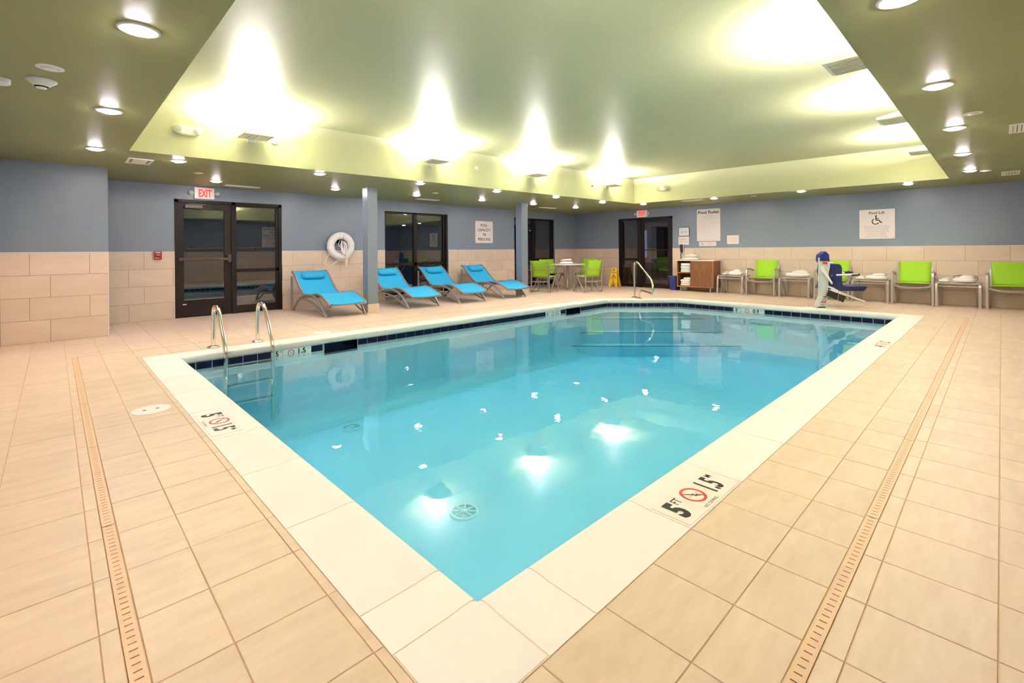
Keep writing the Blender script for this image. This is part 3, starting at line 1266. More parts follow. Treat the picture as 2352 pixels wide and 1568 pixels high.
window_unit('window_1', 'tall dark framed window behind the blue loungers', WIN1, 5.72, .87)
window_unit('window_2', 'tall dark framed window behind the dining table', WIN2, 10.20, .90)

d2 = thing('door_2', 'dark framed glass hall door with glazed sidelight beside the wood cabinet', 'door', kind='structure')
y0, y1, z0, z1 = DOOR2
ff = MB()
frame_bars(ff, 'X', XW, [(y0, y0 + .06, 0, z1), (y1 - .06, y1, 0, z1), (y0, y1, z1 - .06, z1), (6.68, 6.79, 0, z1)], .09, -.015)
ff.build('door_frame', M_BRONZE, d2)
lf = MB()
frame_bars(lf, 'X', XW, [(y0 + .062, y0 + .15, .012, z1 - .065), (6.595, 6.678, .012, z1 - .065), (y0 + .15, 6.595, .012, .13), (y0 + .15, 6.595, 2.05, z1 - .065)], .07, .012)
leaf2 = lf.build('door_leaf', M_BRONZE, d2)
pane('X', XW + .04, y0 + .148, 6.60, .125, 2.055, leaf2)
sl = MB()
frame_bars(sl, 'X', XW, [(6.79, 7.44, .01, .10), (6.79, 7.44, .85, .92), (6.79, 6.83, .1, 2.14), (7.40, 7.44, .1, 2.14)], .07, .012)
side2 = sl.build('sidelight_frame', M_BRONZE, d2)
pane('X', XW + .04, 6.82, 7.41, .10, .86, side2)
pane('X', XW + .04, 6.82, 7.41, .92, 2.14, side2)
pb = MB()
pb.tube([(XW - .05, y0 + .10, 1.18), (XW - .05, 6.64, 1.18)], .014, 10)
pb.tube([(XW - .05, y0 + .11, 1.18), (XW + .015, y0 + .11, 1.18)], .012, 8)
pb.tube([(XW - .05, 6.63, 1.18), (XW + .015, 6.63, 1.18)], .012, 8)
pb.build('push_bar', M_BRONZE, d2)

# hallway beyond door_2
hall = thing('hallway', 'dim mauve hallway seen through the glass hall door', 'hallway', kind='structure')
hb = MB()
hx0, hx1, hy0, hy1 = XW + WT, XW + 3.6, 3.6, 11.6
hb.quad((hx1, hy0, 0), (hx1, hy1, 0), (hx1, hy1, 2.6), (hx1, hy0, 2.6))
hb.quad((hx0, hy0, 0), (hx1, hy0, 0), (hx1, hy0, 2.6), (hx0, hy0, 2.6))
hb.quad((hx0, hy1, 0), (hx0, hy1, 2.6), (hx1, hy1, 2.6), (hx1, hy1, 0))
hb.quad((hx0, hy0, 2.6), (hx1, hy0, 2.6), (hx1, hy1, 2.6), (hx0, hy1, 2.6))
hb.build('hall_walls', M_HALL, hall)
hf = MB()
hf.quad((hx0 - WT, hy0, -.004), (hx1, hy0, -.004), (hx1, hy1, -.004), (hx0 - WT, hy1, -.004))
hf.build('hall_floor', M_HALLF, hall)
hw = MB()
hw.box(hx1 - .03, hx1 - .01, 8.55, 8.72, .9, 1.95)
hw.build('hall_window', M_HWIN, hall)
hd = MB()
hd.box(hx1 - .05, hx1 - .01, 7.55, 8.35, 0, 2.1)
hd.build('hall_door', M_BRONZE, hall)
hl = MB()
hl.lathe([(.14, 2.585), (.14, 2.57), (0, 2.565)], 20, Matrix.Translation((14.3, 7.4, 0)))
hl.build('hall_fill_light', M_HFILL, hall)  # unseen emitter, added to light the hallway dimly

# paving outside the windows
pv = MB()
pv.box(-1, 13, YW + WT, YW + 3.0, -.12, -.06)
tag(pv.build('outside_path', M_CONC), 'pale concrete path just outside the dark windows', 'path', kind='structure')
# ------------------------------------------------------------------ FURNITURE
# loungers: local x = width, local y = towards the head, origin under the foot end centre
LP = [(0.0, .245), (.10, .285), (.26, .345), (.44, .392), (.62, .402), (.80, .375), (.97, .338), (1.12, .332), (1.27, .375), (1.43, .475), (1.60, .62), (1.74, .735), (1.86, .80)]


def make_lounger():
    t = thing('chaise_lounge', '', 'lounger', group='blue loungers along the window wall')
    Wl = .37
    prof = spline([(0, a, b) for a, b in LP], 4)
    # sling
    mb = MB()
    n = len(prof)
    vs = []
    wl = Wl - .035
    cols = 6
    for i, p in enumerate(prof):
        for c in range(cols + 1):
            u = c / cols * 2 - 1
            vs.append((u * wl, p.y, p.z + .006 - .012 * (1 - u * u)))
    for i, p in enumerate(prof):
        for c in range(cols + 1):
            u = c / cols * 2 - 1
            vs.append((u * wl, p.y, p.z - .002 - .012 * (1 - u * u)))
    K = cols + 1
    fs = []
    o2 = n * K
    for i in range(n - 1):
        for c in range(cols):
            a = i * K + c
            fs.append((a, a + 1, a + 1 + K, a + K))
            fs.append((o2 + a, o2 + a + K, o2 + a + 1 + K, o2 + a + 1))
    for c in range(cols):
        fs.append((c, o2 + c, o2 + c + 1, c + 1))
        a = (n - 1) * K + c
        fs.append((a, a + 1, o2 + a + 1, o2 + a))
    mb.add(vs, fs, True)
    mb.build('sling', M_TEAL, t)
    for s in (-1, 1):
        rl = MB()
        rl.flat([(s * (Wl - .018), p.y, p.z) for p in prof], (1, 0, 0), .036, .038)
        rl.build('side_rail', M_SILVER, t)
        # leg frame: post behind the head, floor bend, arch forward to the front foot
        pts = [(0, 1.80, .70), (0, 1.80, .30), (0, 1.79, .02), (0, 1.70, .02), (0, 1.58, .12), (0, 1.40, .25), (0, 1.15, .345), (0, .88, .37), (0, .62, .345), (0, .40, .27), (0, .22, .14), (0, .10, .0)]
        path = spline(pts, 5)
        path = [Vector((s * (Wl + .012), p.y, max(p.z, .021) if p.y > .5 else p.z + .001)) for p in path]
        lg = MB()
        lg.flat(path, (1, 0, 0), .036, .040)
        lg.build('leg_frame', M_SILVER, t)
        st = MB()
        st.flat(spline([(s * (Wl + .01), 1.30, .27), (s * (Wl + .01), 1.0, .262), (s * (Wl + .01), .65, .21), (s * (Wl + .01), .36, .10), (s * (Wl + .01), .17, .055)], 5), (1, 0, 0), .028, .028)
        st.build('brace', M_SILVER, t)
    for (yy, zz, nm) in ((.02, .225, 'foot_bar'), (.70, .335, 'cross_bar'), (1.22, .30, 'cross_bar'), (1.84, .775, 'head_bar')):
        cb = MB()
        cb.tube([(-Wl, yy, zz), (Wl, yy, zz)], .014, 8)
        cb.build(nm, M_SILVER, t)
    # pillow roll
    pl = MB()
    c = Vector((0, 1.655, .715))
    dr = Vector((0, .74, .66)).normalized()
    nn = Vector((0, -.66, .74))
    rows = []
    for i in range(15):
        u = -1 + 2 * i / 14
        k_ = (1 - abs(u) ** 8) ** .35 if abs(u) < 1 else .0
        k_ = max(k_, .35)
        rows.append([c + Vector((u * .235, 0, 0)) + dr * math.cos(a) * .098 * k_ + nn * (math.sin(a) * .060 * k_) for a in [2 * PI * j / 16 for j in range(16)]])
    vs = [p for r in rows for p in r]
    fs = [(i * 16 + j, i * 16 + (j + 1) % 16, (i + 1) * 16 + (j + 1) % 16, (i + 1) * 16 + j) for i in range(14) for j in range(16)]
    pl.add(vs, fs, True)
    pl.add(rows[0][::-1], [tuple(range(16))])
    pl.add(rows[-1], [tuple(range(16))])
    pl.build('pillow', M_TEAL, t)
    return t


LG = make_lounger()
for i, (x, lab) in enumerate(((2.88, 'blue sling chaise lounge under the white life ring'),
                              (4.64, 'blue sling chaise lounge half hidden behind the blue column'),
                              (5.98, 'blue sling chaise lounge in front of the tall window mullion'),
                              (7.37, 'blue sling chaise lounge under the pool capacity sign'))):
    o = LG if i == 0 else copy_tree(LG)
    o.location = (x, 7.22 if i else 7.17, 0)
    o['label'] = lab


# chairs: local +x = facing direction, y = width
def arm_path(y):
    return [(.27, y, 0.0), (.265, y, .10), (.25, y, .30), (.248, y, .48), (.235, y, .60), (.20, y, .665), (.13, y, .685), (0.0, y, .67), (-.14, y, .645), (-.235, y, .628)]


def make_chair():
    t = thing('armchair', '', 'chair')
    hw = .325
    for s in (-1, 1):
        a = MB()
        a.flat(spline(arm_path(s * hw), 5), (0, 1, 0), .042, .026)
        a.build('front_leg_and_arm', M_SILVER, t)
        v = MB()
        pts = [(.235, s * (hw - .04), .40), (.20, s * (hw - .04), .435), (.14, s * (hw - .04), .40), (-.03, s * (hw - .04), .17), (-.13, s * (hw - .04), .035), (-.20, s * (hw - .04), .017), (-.245, s * (hw - .04), .06), (-.235, s * (hw - .04), .25), (-.225, s * (hw - .04), .45), (-.25, s * (hw - .04), .66), (-.275, s * (hw - .04), .76)]
        v.flat(spline(pts, 5), (0, 1, 0), .036, .026)
        v.build('rear_leg', M_SILVER, t)
        r = MB()
        r.flat(spline([(.245, s * .274, .452), (.05, s * .274, .438), (-.12, s * .274, .425), (-.19, s * .274, .455), (-.235, s * .274, .60), (-.29, s * .274, .80), (-.305, s * .274, .90)], 5), (0, 1, 0), .022, .022)
        r.build('sling_rail', M_SILVER, t)
    # slings
    pr = spline([(.245, 0, .455), (.05, 0, .428), (-.12, 0, .418), (-.185, 0, .455)], 5)
    se = MB()
    sheet(se, pr, .264)
    se.build('seat', M_LIME, t)
    pr = spline([(-.187, 0, .46), (-.225, 0, .60), (-.28, 0, .79), (-.30, 0, .895)], 5)
    bk = MB()
    sheet(bk, pr, .264)
    bk.build('backrest', M_LIME, t)
    fb = MB()
    fb.flat(spline([(.24, -hw + .02, .405), (.245, -.16, .365), (.245, .16, .365), (.24, hw - .02, .405)], 5), (1, 0, 0), .022, .034)
    fb.build('front_bar', M_SILVER, t)
    rb = MB()
    rb.flat(spline([(-.225, -hw + .04, .30), (-.23, 0, .30), (-.225, hw - .04, .30)], 3), (1, 0, 0), .022, .036)
    rb.build('rear_bar', M_SILVER, t)
    hb_ = MB()
    hb_.tube(spline([(-.262, -hw + .03, .655), (-.31, 0, .655), (-.262, hw - .03, .655)], 6), .011, 8)
    hb_.build('back_bar', M_SILVER, t)
    return t


def sheet(mb, pr, hw, th=.008, sag=.010, cols=6):
    n = len(pr)
    K = cols + 1
    N = []
    for i in range(n):
        tn = (pr[min(i + 1, n - 1)] - pr[max(i - 1, 0)]).normalized()
        N.append(Vector((tn.z, 0, -tn.x)))
    vs = []
    for off in (th / 2, -th / 2):
        for i in range(n):
            for c in range(K):
                u = c / cols * 2 - 1
                p = pr[i] + N[i] * (off + sag * (1 - u * u) * (.5 if i in (0, n - 1) else 1))
                vs.append((p.x, u * hw, p.z))
    o2 = n * K
    fs = []
    for i in range(n - 1):
        for c in range(cols):
            a = i * K + c
            fs.append((a, a + 1, a + 1 + K, a + K))
            fs.append((o2 + a, o2 + a + K, o2 + a + 1 + K, o2 + a + 1))
    for c in range(cols):
        fs.append((c, o2 + c, o2 + c + 1, c + 1))
        a = (n - 1) * K + c
        fs.append((a, a + 1, o2 + a + 1, o2 + a))
    for i in range(n - 1):
        fs.append((i * K, (i + 1) * K, o2 + (i + 1) * K, o2 + i * K))
        a = i * K + cols
        fs.append((a, o2 + a, o2 + a + K, a + K))
    mb.add(vs, fs, True)


CH = make_chair()
chairs = []
XF = 12.045        # chair centre for the row along wall_right (facing the pool)
ROW = 'green chairs along the sign wall'
for i, (y, lab) in enumerate(((2.985, 'green sling armchair between the two tables nearest the wood cabinet'),
                              (1.46, 'green sling armchair standing behind the pool lift'),
                              (.03, 'green sling armchair below the pool lift sign'),
                              (-1.40, 'green sling armchair at the end of the row past the last towel table'))):
    o = CH if i == 0 else copy_tree(CH)
    o.location = (XF, y, 0)
    o.rotation_euler = (0, 0, PI)
    o['label'] = lab
    o['group'] = ROW
TC = Vector((10.32, 8.02, 0))
for (x, y, a, lab) in ((9.14, 7.94, .25, 'green sling armchair at the round table, back turned to the blue loungers'),
                       (10.56, 8.88, 1.30 - PI, 'green sling armchair between the round table and the dark window'),
                       (10.04, 7.02, 1.30, 'green sling armchair at the round table, back turned to the pool'),
                       (11.42, 8.17, PI + .22, 'green sling armchair between the round table and the wet floor sign')):
    o = copy_tree(CH)
    o.location = (x, y, 0)
    o.rotation_euler = (0, 0, a)
    o['label'] = lab
    o['group'] = 'green chairs around the round table'

# round table
t = thing('round_table', 'round white topped dining table on a silver pedestal', 'table', TC)
tp = MB()
tp.lathe([(0, .742), (.50, .742), (.53, .748), (.54, .757), (.53, .767), (.50, .772), (0, .772)], 48)
tp.build('tabletop', M_TOPW, t)
pd = MB()
pd.lathe([(.042, .05), (.042, .742)], 20)
pd.build('pedestal', M_SILVER, t)
for q in range(4):
    a = q * PI / 2 + .6
    lg = MB()
    pts = [(.03, 0, .32), (.08, 0, .20), (.16, 0, .09), (.27, 0, .018)]
    lg.flat([Matrix.Rotation(a, 4, 'Z') @ p for p in spline(pts, 5)], Matrix.Rotation(a, 3, 'Z') @ Vector((0, 1, 0)), .05, .026)
    lg.build('leg', M_SILVER, t)


# side tables
def make_side_table():
    t = thing('side_table', '', 'table', group='silver side tables along the sign wall')
    hw = .315
    tp = MB()
    tp.rbox(-.255, .20, -hw + .012, hw - .012, .470, .484, .005)
    tp.build('tabletop', mat('silver_slab', (.60, .55, .50), rough=.4, metal=.2), t)
    for s in (-1, 1):
        l = MB()
        l.flat(spline([(.27, s * hw, 0), (.258, s * hw, .14), (.245, s * hw, .32), (.232, s * hw, .42), (.19, s * hw, .468), (.10, s * hw, .477), (-.24, s * hw, .477)], 5), (0, 1, 0), .046, .026)
        l.build('front_leg', M_SILVER, t)
        v = MB()
        v.flat(spline([(.19, s * (hw - .045), .44), (.05, s * (hw - .045), .26), (-.12, s * (hw - .045), .04), (-.19, s * (hw - .045), .016), (-.235, s * (hw - .045), .06), (-.24, s * (hw - .045), .26), (-.24, s * (hw - .045), .46)], 5), (0, 1, 0), .034, .024)
        v.build('rear_leg', M_SILVER, t)
    b = MB()
    b.box(.205, .225, -hw, hw, .405, .43)
    b.build('front_bar', M_SILVER, t)
    return t


ST = make_side_table()
TABY = ((3.735, 'silver side table beside the wood towel cabinet'),
        (2.225, 'silver side table beside the pool lift mast, one plump towel on it'),
        (.745, 'silver side table under the blue lift seat'),
        (-.665, 'silver side table holding the towel with a dark stripe'))
for i, (y, lab) in enumerate(TABY):
    o = ST if i == 0 else copy_tree(ST)
    o.location = (XF, y, 0)
    o.rotation_euler = (0, 0, PI)
    o['label'] = lab


def towel(name, label, x, y, z, sx, sy, sz, rz=0, seed=0, wob=.05, e=3.4, stripe=None, group='white towels'):
    m = Matrix.Translation((x, y, z + sz / 2)) @ Matrix.Rotation(rz, 4, 'Z')
    mb = MB()
    soft(mb, 0, 0, 0 if e >= 3.5 else -sz * .12, sx, sy, sz if e >= 3.5 else sz * .76, e, seed, wob)
    o = mb.build(name, M_TOWEL)
    o.matrix_world = m
    tag(o, label, 'towel', group)
    if e < 3.5:
        fb_ = MB()
        soft(fb_, sx * .04, -sy * .10, sz * .26, sx * .86, sy * .62, sz * .62, 2.3, seed + 50, wob * 2.2, Matrix.Rotation(.18 * (1 if seed % 2 else -1), 4, 'Z'))
        fb_.build('top_fold', M_TOWEL, o)
    if stripe:
        sb = MB()
        pts = []
        for j in range(25):
            a = PI * j / 24
            c, s_ = math.cos(a), math.sin(a)
            pts.append((stripe * sx / 2, math.copysign(abs(c) ** .55, c) * sy / 2 * 1.0, abs(s_) ** .55 * sz / 2 * 1.05 + .001))
        sb.tube(pts, .005, 6)
        sb.build('stripe', M_STRIPE, o)
    return o


zt = .486
G1 = 'towels on the side tables'
towel('rolled_towel', 'small white towel roll beside a folded towel near the cabinet', XF - .02, 3.93, zt, .24, .15, .09, 0, 1, .08, 2.6, group=G1)
towel('folded_towel', 'thick folded white towel on the table beside the wood cabinet', XF - .02, 3.66, zt, .30, .34, .155, .2, 2, .06, 3.2, group=G1)
towel('folded_towel', 'plump white towel alone on the table beside the lift mast', XF - .02, 2.20, zt, .32, .52, .165, .1, 3, .07, 2.6, group=G1)
towel('folded_towel', 'large folded white towel on the table behind the lift armrest', XF - .03, .645, zt, .30, .40, .14, -.2, 4, .07, 2.8, group=G1)
towel('rolled_towel', 'small crumpled white towel peeking from beneath a larger one', XF - .02, .95, zt, .26, .17, .075, .05, 5, .10, 2.5, group=G1)
towel('folded_towel', 'white towel with a dark stripe on the last side table', XF + .0, -.76, zt, .30, .36, .14, -.15, 6, .08, 2.8, stripe=.3, group=G1)
towel('rolled_towel', 'small white towel folded beside the dark striped towel', XF - .02, -.46, zt, .26, .19, .085, .05, 7, .09, 2.6, group=G1)
G2 = 'towels on the round table'
towel('folded_towel', 'lower folded white towel on the round dining table', TC.x - .03, TC.y + .03, .774, .42, .30, .07, -.75, 8, .06, 3.0, group=G2)
towel('folded_towel', 'upper folded white towel on the round dining table', TC.x - .0, TC.y + .05, .866, .34, .24, .055, -.55, 9, .07, 2.8, group=G2)

# towel cabinet
CB_X0, CB_X1, CB_Y0, CB_Y1 = 11.86, 12.325, 4.19, 5.24
t = thing('towel_cabinet', 'walnut towel cabinet with white top and open shelves', 'cabinet', (0, 0, 0))
zb, zt_ = .125, .865
b = MB()
b.box(CB_X0, CB_X1, CB_Y1 - .02, CB_Y1, zb, zt_)
b.box(CB_X0, CB_X1, CB_Y0, CB_Y0 + .02, zb, zt_)
b.box(CB_X0 + .002, CB_X1, CB_Y0 + .02, CB_Y1 - .02, zb, zb + .022)
b.box(CB_X1 - .015, CB_X1, CB_Y0 + .02, CB_Y1 - .02, zb + .022, zt_)
b.box(CB_X0 + .02, CB_X1 - .015, CB_Y1 - .43, CB_Y1 - .41, zb + .022, zt_)
b.build('carcass', M_WOOD, t)
e = MB()
for a in ((CB_Y1 - .021, CB_Y1 + .0005, zb, zt_), (CB_Y0 - .0005, CB_Y0 + .021, zb, zt_), (CB_Y0 + .021, CB_Y1 - .021, zb - .0005, zb + .023)):
    e.box(CB_X0 - .003, CB_X0, a[0], a[1], a[2], a[3])
e.build('edge_band', M_WOODED, t)
d = MB()
d.box(CB_X0 - .001, CB_X0 + .018, CB_Y0 + .023, CB_Y1 - .408, zb + .026, zt_ - .002)
d.build('door', M_WOOD, t)
s = MB()
s.box(CB_X0 + .01, CB_X1 - .016, CB_Y1 - .409, CB_Y1 - .021, .515, .533)
s.build('shelf', M_WOODED, t)
tp = MB()
tp.rbox(CB_X0 - .012, CB_X1 + .01, CB_Y0 - .012, CB_Y1 + .012, zt_, zt_ + .024, .004)
tp.build('countertop', M_TOPW, t)
for x, y in ((CB_X0 + .05, CB_Y0 + .10), (CB_X0 + .05, CB_Y1 - .10), (CB_X1 - .06, CB_Y0 + .10), (CB_X1 - .06, CB_Y1 - .10)):
    l = MB()
    l.rbox(x - .02, x + .02, y - .02, y + .02, 0, zb, .004)
    l.build('leg', M_SILVER, t)
G3 = 'towels in the cabinet'
yc = CB_Y1 - .225
for i, (z, h) in enumerate(((.534, .060), (.594, .058), (.652, .062), (.714, .085))):
    towel('folded_towel', ('bottom', 'second', 'third', 'topmost')[i] + ' folded white towel in the stack on the upper cabinet shelf', CB_X0 + .18, yc - .01 * (i % 2), z, .30, .30, h, 0, 20 + i, .02, 6, stripe=.0, group='towels on the upper cabinet shelf')
for i, (z, h) in enumerate(((.149, .062), (.211, .058), (.269, .066), (.335, .055))):
    towel('folded_towel', ('bottom', 'second', 'third', 'topmost')[i] + ' folded white towel in the stack on the lower cabinet shelf', CB_X0 + .18 + (.06 if i == 3 else 0), yc - .008 * (i % 2) - (.02 if i == 3 else 0), z, .30, .31 if i < 3 else .24, h, 0, 30 + i, .02, 6, group='towels on the lower cabinet shelf')
towel('folded_towel', 'wide folded white towel lying on the cabinet top', 12.06, 4.93, zt_ + .025, .30, .46, .075, .1, 40, .06, 3, group='towels on the cabinet top')
towel('folded_towel', 'smaller white towel lying on top of another on the cabinet', 12.06, 4.90, zt_ + .118, .26, .30, .085, -.1, 41, .08, 2.6, group='towels on the cabinet top')

# waste bin
t = thing('waste_bin', 'dark blue plastic waste bin beside the wood cabinet', 'bin', (12.14, 5.44, 0))
b = MB()


def frustum(mb, x0, y0, x1, y1, z0, z1):
    vs = [(-x0, -y0, z0), (x0, -y0, z0), (x0, y0, z0), (-x0, y0, z0), (-x1, -y1, z1), (x1, -y1, z1), (x1, y1, z1), (-x1, y1, z1)]
    mb.add(vs, [(3, 2, 1, 0), (0, 1, 5, 4), (1, 2, 6, 5), (2, 3, 7, 6), (3, 0, 4, 7)])


frustum(b, .13, .085, .165, .115, 0, .40)
b.build('bucket', M_BINB, t)
r = MB()
r.tube([(-.165, -.115, .40), (.165, -.115, .40), (.165, .115, .40), (-.165, .115, .40)], .010, 8, closed=True)
r.build('rim', M_BINB, t)
ln = MB()
frustum(ln, .150, .100, .170, .120, .345, .412)
ln.build('liner', mat('bin_liner', (.35, .36, .42), rough=.4), t)

# wet floor sign
t = thing('wet_floor_sign', 'yellow folding caution wet floor sign by the hall door', 'sign', (12.0, 7.44, 0), -2.98)
# local +x = front face direction; the two boards lean together
for s, nm in ((1, 'front_board'), (-1, 'rear_board')):
    lean = math.atan2(.145, .62)
    M_ = Matrix.Rotation(-s * lean, 4, 'Y')
    O = Vector((s * .16, 0, 0))
    U = Vector((0, s, 0))
    V = Vector((-s * math.sin(lean), 0, math.cos(lean)))
    mb = MB()
    Hh = .635
    w0, w1 = .155, .085

    def wv(v):
        return w0 + (w1 - w0) * v / Hh
    # body with feet and a grip hole
    mb.prism([(-wv(.11), .11), (wv(.11), .11), (wv(.52), .52), (-wv(.52), .52)], O, U, V, -.006, .006)
    mb.prism([(-w0, 0), (-w0 + .075, 0), (-w0 + .085, .11), (-wv(.11), .11)], O, U, V, -.006, .006)
    mb.prism([(w0 - .075, 0), (w0, 0), (wv(.11), .11), (w0 - .085, .11)], O, U, V, -.006, .006)
    mb.prism([(-wv(.52), .52), (-.035, .52), (-.035, .60), (-wv(.60), .60)], O, U, V, -.006, .006)
    mb.prism([(.035, .52), (wv(.52), .52), (wv(.60), .60), (.035, .60)], O, U, V, -.006, .006)
    mb.prism([(-wv(.60), .60), (wv(.60), .60), (w1 - .01, Hh), (-w1 + .01, Hh)], O, U, V, -.006, .006)
    bo = mb.build(nm, M_YEL, t)
    if s == 1:
        tx = MB()
        put_text(tx, 'CAUTION', O + V * .455, U, V, .032, .145, bold=.02, d=.008)
        put_text(tx, 'WET', O + V * .225, U, V, .022, .05, bold=.01, d=.008)
        put_text(tx, 'FLOOR', O + V * .19, U, V, .022, .08, bold=.01, d=.008)
        for v in ((-.082, .28, .0, .425), (0, .425, .082, .28), (.082, .28, -.082, .28)):
            a_, b_ = Vector((v[0], v[1])), Vector((v[2], v[3]))
            dd = (b_ - a_).normalized()
            pp = Vector((-dd.y, dd.x)) * .006
            tx.add([O + U * q.x + V * q.y + U.cross(V) * .008 for q in (a_ - pp, b_ - pp, b_ + pp, a_ + pp)], [(0, 1, 2, 3)])
        C_ = O + V * .335
        for a_, b_, th in (((-.03, .02), (.02, -.02), .010), ((.02, -.02), (.035, .01), .007), ((-.01, .03), (.02, .02), .006)):
            a_, b_ = Vector(a_), Vector(b_)
            dd = (b_ - a_).normalized()
            pp = Vector((-dd.y, dd.x)) * th
            tx.add([C_ + U * q.x + V * q.y + U.cross(V) * .008 for q in (a_ - pp, b_ - pp, b_ + pp, a_ + pp)], [(0, 1, 2, 3)])
        tx.prism([(-.035, .135), (.035, .135), (.035, .158), (-.035, .158)], O, U, V, .0065, .008)
        tx.build('lettering', M_INK, bo)

# ------------------------------------------------------------------ handrail at the steps
fl1 = Vector((9.39, 5.12, 0))
dd = Vector((-.62, -.78, 0)).normalized()
t = thing('stair_handrail', 'bent stainless steel handrail at the pool corner steps', 'handrail')
hr = MB()


def U_(u, z):
    return fl1 + dd * u + Vector((0, 0, z))


path = fillet([U_(0, 0), U_(0, .885), U_(.22, .885), U_(1.15, .48), U_(1.20, .19), U_(.40, .215), U_(.30, 0)], [0, .10, .08, .22, .17, .10, 0], 7)
hr.tube(path, .024, 12)
hr.build('rail_tube', M_STEEL, t)
for u in (0, .30):
    f = MB()
    f.lathe([(.075, 0.001), (.075, .012), (.05, .022), (.026, .03)], 20, Matrix.Translation(U_(u, 0)))
    f.build('flange', M_STEEL, t)

# pool ladder
t = thing('pool_ladder', 'stainless steel pool ladder with two arched grab rails', 'ladder')
for x, xd in ((.40, .405), (.915, .925)):
    path = fillet([(x, 5.70, 0), (x, 5.67, .53), (xd, 5.45, .53), (xd, 5.12, .05), (xd, 5.12, -.9)], [0, .11, .11, .12, 0], 8)
    r = MB()
    r.tube(path, .024, 12)
    rr = r.build('grab_rail', M_STEEL, t)
    f = MB()
    f.lathe([(.07, .001), (.07, .012), (.045, .022), (.026, .03)], 20, Matrix.Translation((x, 5.70, 0)))
    f.build('flange', M_STEEL, t)
for z in (-.165, -.38, -.60):
    s = MB()
    s.rbox(.43, .90, 5.08, 5.16, z - .012, z + .012, .006)
    s.build('tread', M_STEEL, t)

# skimmer lids in the deck
for (px, py), lab in (((347, 941), 'white round skimmer lid in the narrow side deck beside a depth marker'),
                      ((739, 764), 'white round skimmer lid in the deck behind the pool ladder'),
                      ((1237, 697), 'white round skimmer lid in the deck in front of the end lounger')):
    p = bp(px, py, 'Z', 0)
    t = thing('skimmer_lid', lab, 'lid', (p.x, p.y, 0), group='skimmer lids in the deck')
    l = MB()
    l.lathe([(.125, .0005), (.125, .0035), (.118, .005), (0, .005)], 32)
    l.build('cover', M_COPE, t)
    h = MB()
    for a in (0, PI):
        h.box(.03, .05, -.01, .01, .0045, .0056, Matrix.Rotation(a, 4, 'Z'))
    h.build('finger_hole', M_TRENCH, t)['kind'] = 'stuff'

# ------------------------------------------------------------------ pool lift (local x = across the view, y = away, side-on seat)
LB = bp(1874, 708, 'Z', 0)
LB = Vector((9.98, 1.27, 0))
t = thing('pool_lift', 'white and blue pool lift with moulded seat beside the water', 'pool lift', LB, math.atan2(_rt.y, _rt.x))
S_ = 1 / 1117


def L_(zx, zy, y=0.0):
    return Vector(((zx - 230) * S_, y, (1450 - zy) * S_))


def slab2(pts, y0, y1, name, m, parent=t, mb=None):
    own = mb is None
    mb = mb or MB()
    P = [((a - 230) * S_, (1450 - b) * S_) for a, b in pts]
    # orientation: U = x, V = z  ->  normal = -y
    mb.prism(P[::-1] if sum(P[i][0] * P[(i + 1) % len(P)][1] - P[(i + 1) % len(P)][0] * P[i][1] for i in range(len(P))) < 0 else P, (0, 0, 0), (1, 0, 0), (0, 0, 1), -y1, -y0)
    return mb.build(name, m, parent) if own else mb


mast = slab2([(165, 1410), (310, 1410), (375, 1180), (405, 480), (400, 400), (255, 400), (245, 700), (225, 1180)], -.06, .02, 'mast', mat('lift_mast_white', (.66, .66, .64), rough=.35))
MW = mat('lift_white', (.84, .83, .80), rough=.35)
slab2([(255, 415), (368, 415), (368, 470), (262, 470)], -.0625, -.0605, 'red_label', M_RED, mast)
slab2([(212, 1296), (325, 1296), (322, 1320), (208, 1320)], -.0625, -.0605, 'red_label', M_RED, mast)
lb = MB()
for a in ((300, 490, 375, 520),):
    slab2([(a[0], a[1]), (a[2], a[1]), (a[2], a[3]), (a[0] + 20, a[3])], -.0625, -.0605, '', None, mb=lb)
lb.build('cyan_label', mat('cyan_label', (.25, .6, .75), rough=.4), mast)
lb = MB()
for y_ in (572, 610, 1350, 1365, 1380):
    slab2([(315 if y_ < 900 else 205, y_), (360 if y_ < 900 else 290, y_), (360 if y_ < 900 else 290, y_ + 7), (315 if y_ < 900 else 205, y_ + 7)], -.0625, -.0605, '', None, mb=lb)
rs = MB()
ring_sym(rs, L_(285, 1270, -.0625), (1, 0, 0), (0, 0, 1), .034, 0.0)
rs.build('no_diving_emblem', M_HOOD, mast)
lb.build('text_lines', M_INK2, mast)
slab2([(262, 1185), (345, 1185), (340, 1208), (280, 1205)], -.0625, -.0605, 'blue_label', M_LIFTB, mast)
slab2([(155, 1412), (308, 1412), (305, 1452), (155, 1452)], -.075, -.06, 'toe_plate', M_BLACK, t)
cp = slab2([(248, 388), (405, 388), (400, 402), (252, 402)], -.062, .062, 'mast_cap', M_BLACK, t)
slab2([(200, 500), (232, 500), (452, 880), (440, 915), (420, 890), (190, 575)], -.10, -.075, 'diagonal_arm', MW, t)
slab2([(225, 1180), (235, 320), (255, 330), (245, 1180), (160, 1400), (140, 1400)], .02, .04, 'rear_strut', MW, t)
hd_ = slab2([(300, 400), (310, 262), (432, 178), (515, 250), (530, 440), (520, 620), (470, 900), (425, 955), (405, 900), (400, 500)], .08, .22, 'battery_hood', M_HOOD, t)
bev = hd_.modifiers.new('soft', 'BEVEL')
bev.width = .012
bev.segments = 3
tb = MB()
tb.tube([L_(395, 440, 0), L_(555, 440, .02)], .016, 10)
tb.tube([L_(465, 445, 0), L_(462, 850, .04)], .009, 8)
tb.build('upper_arm', MW, t)
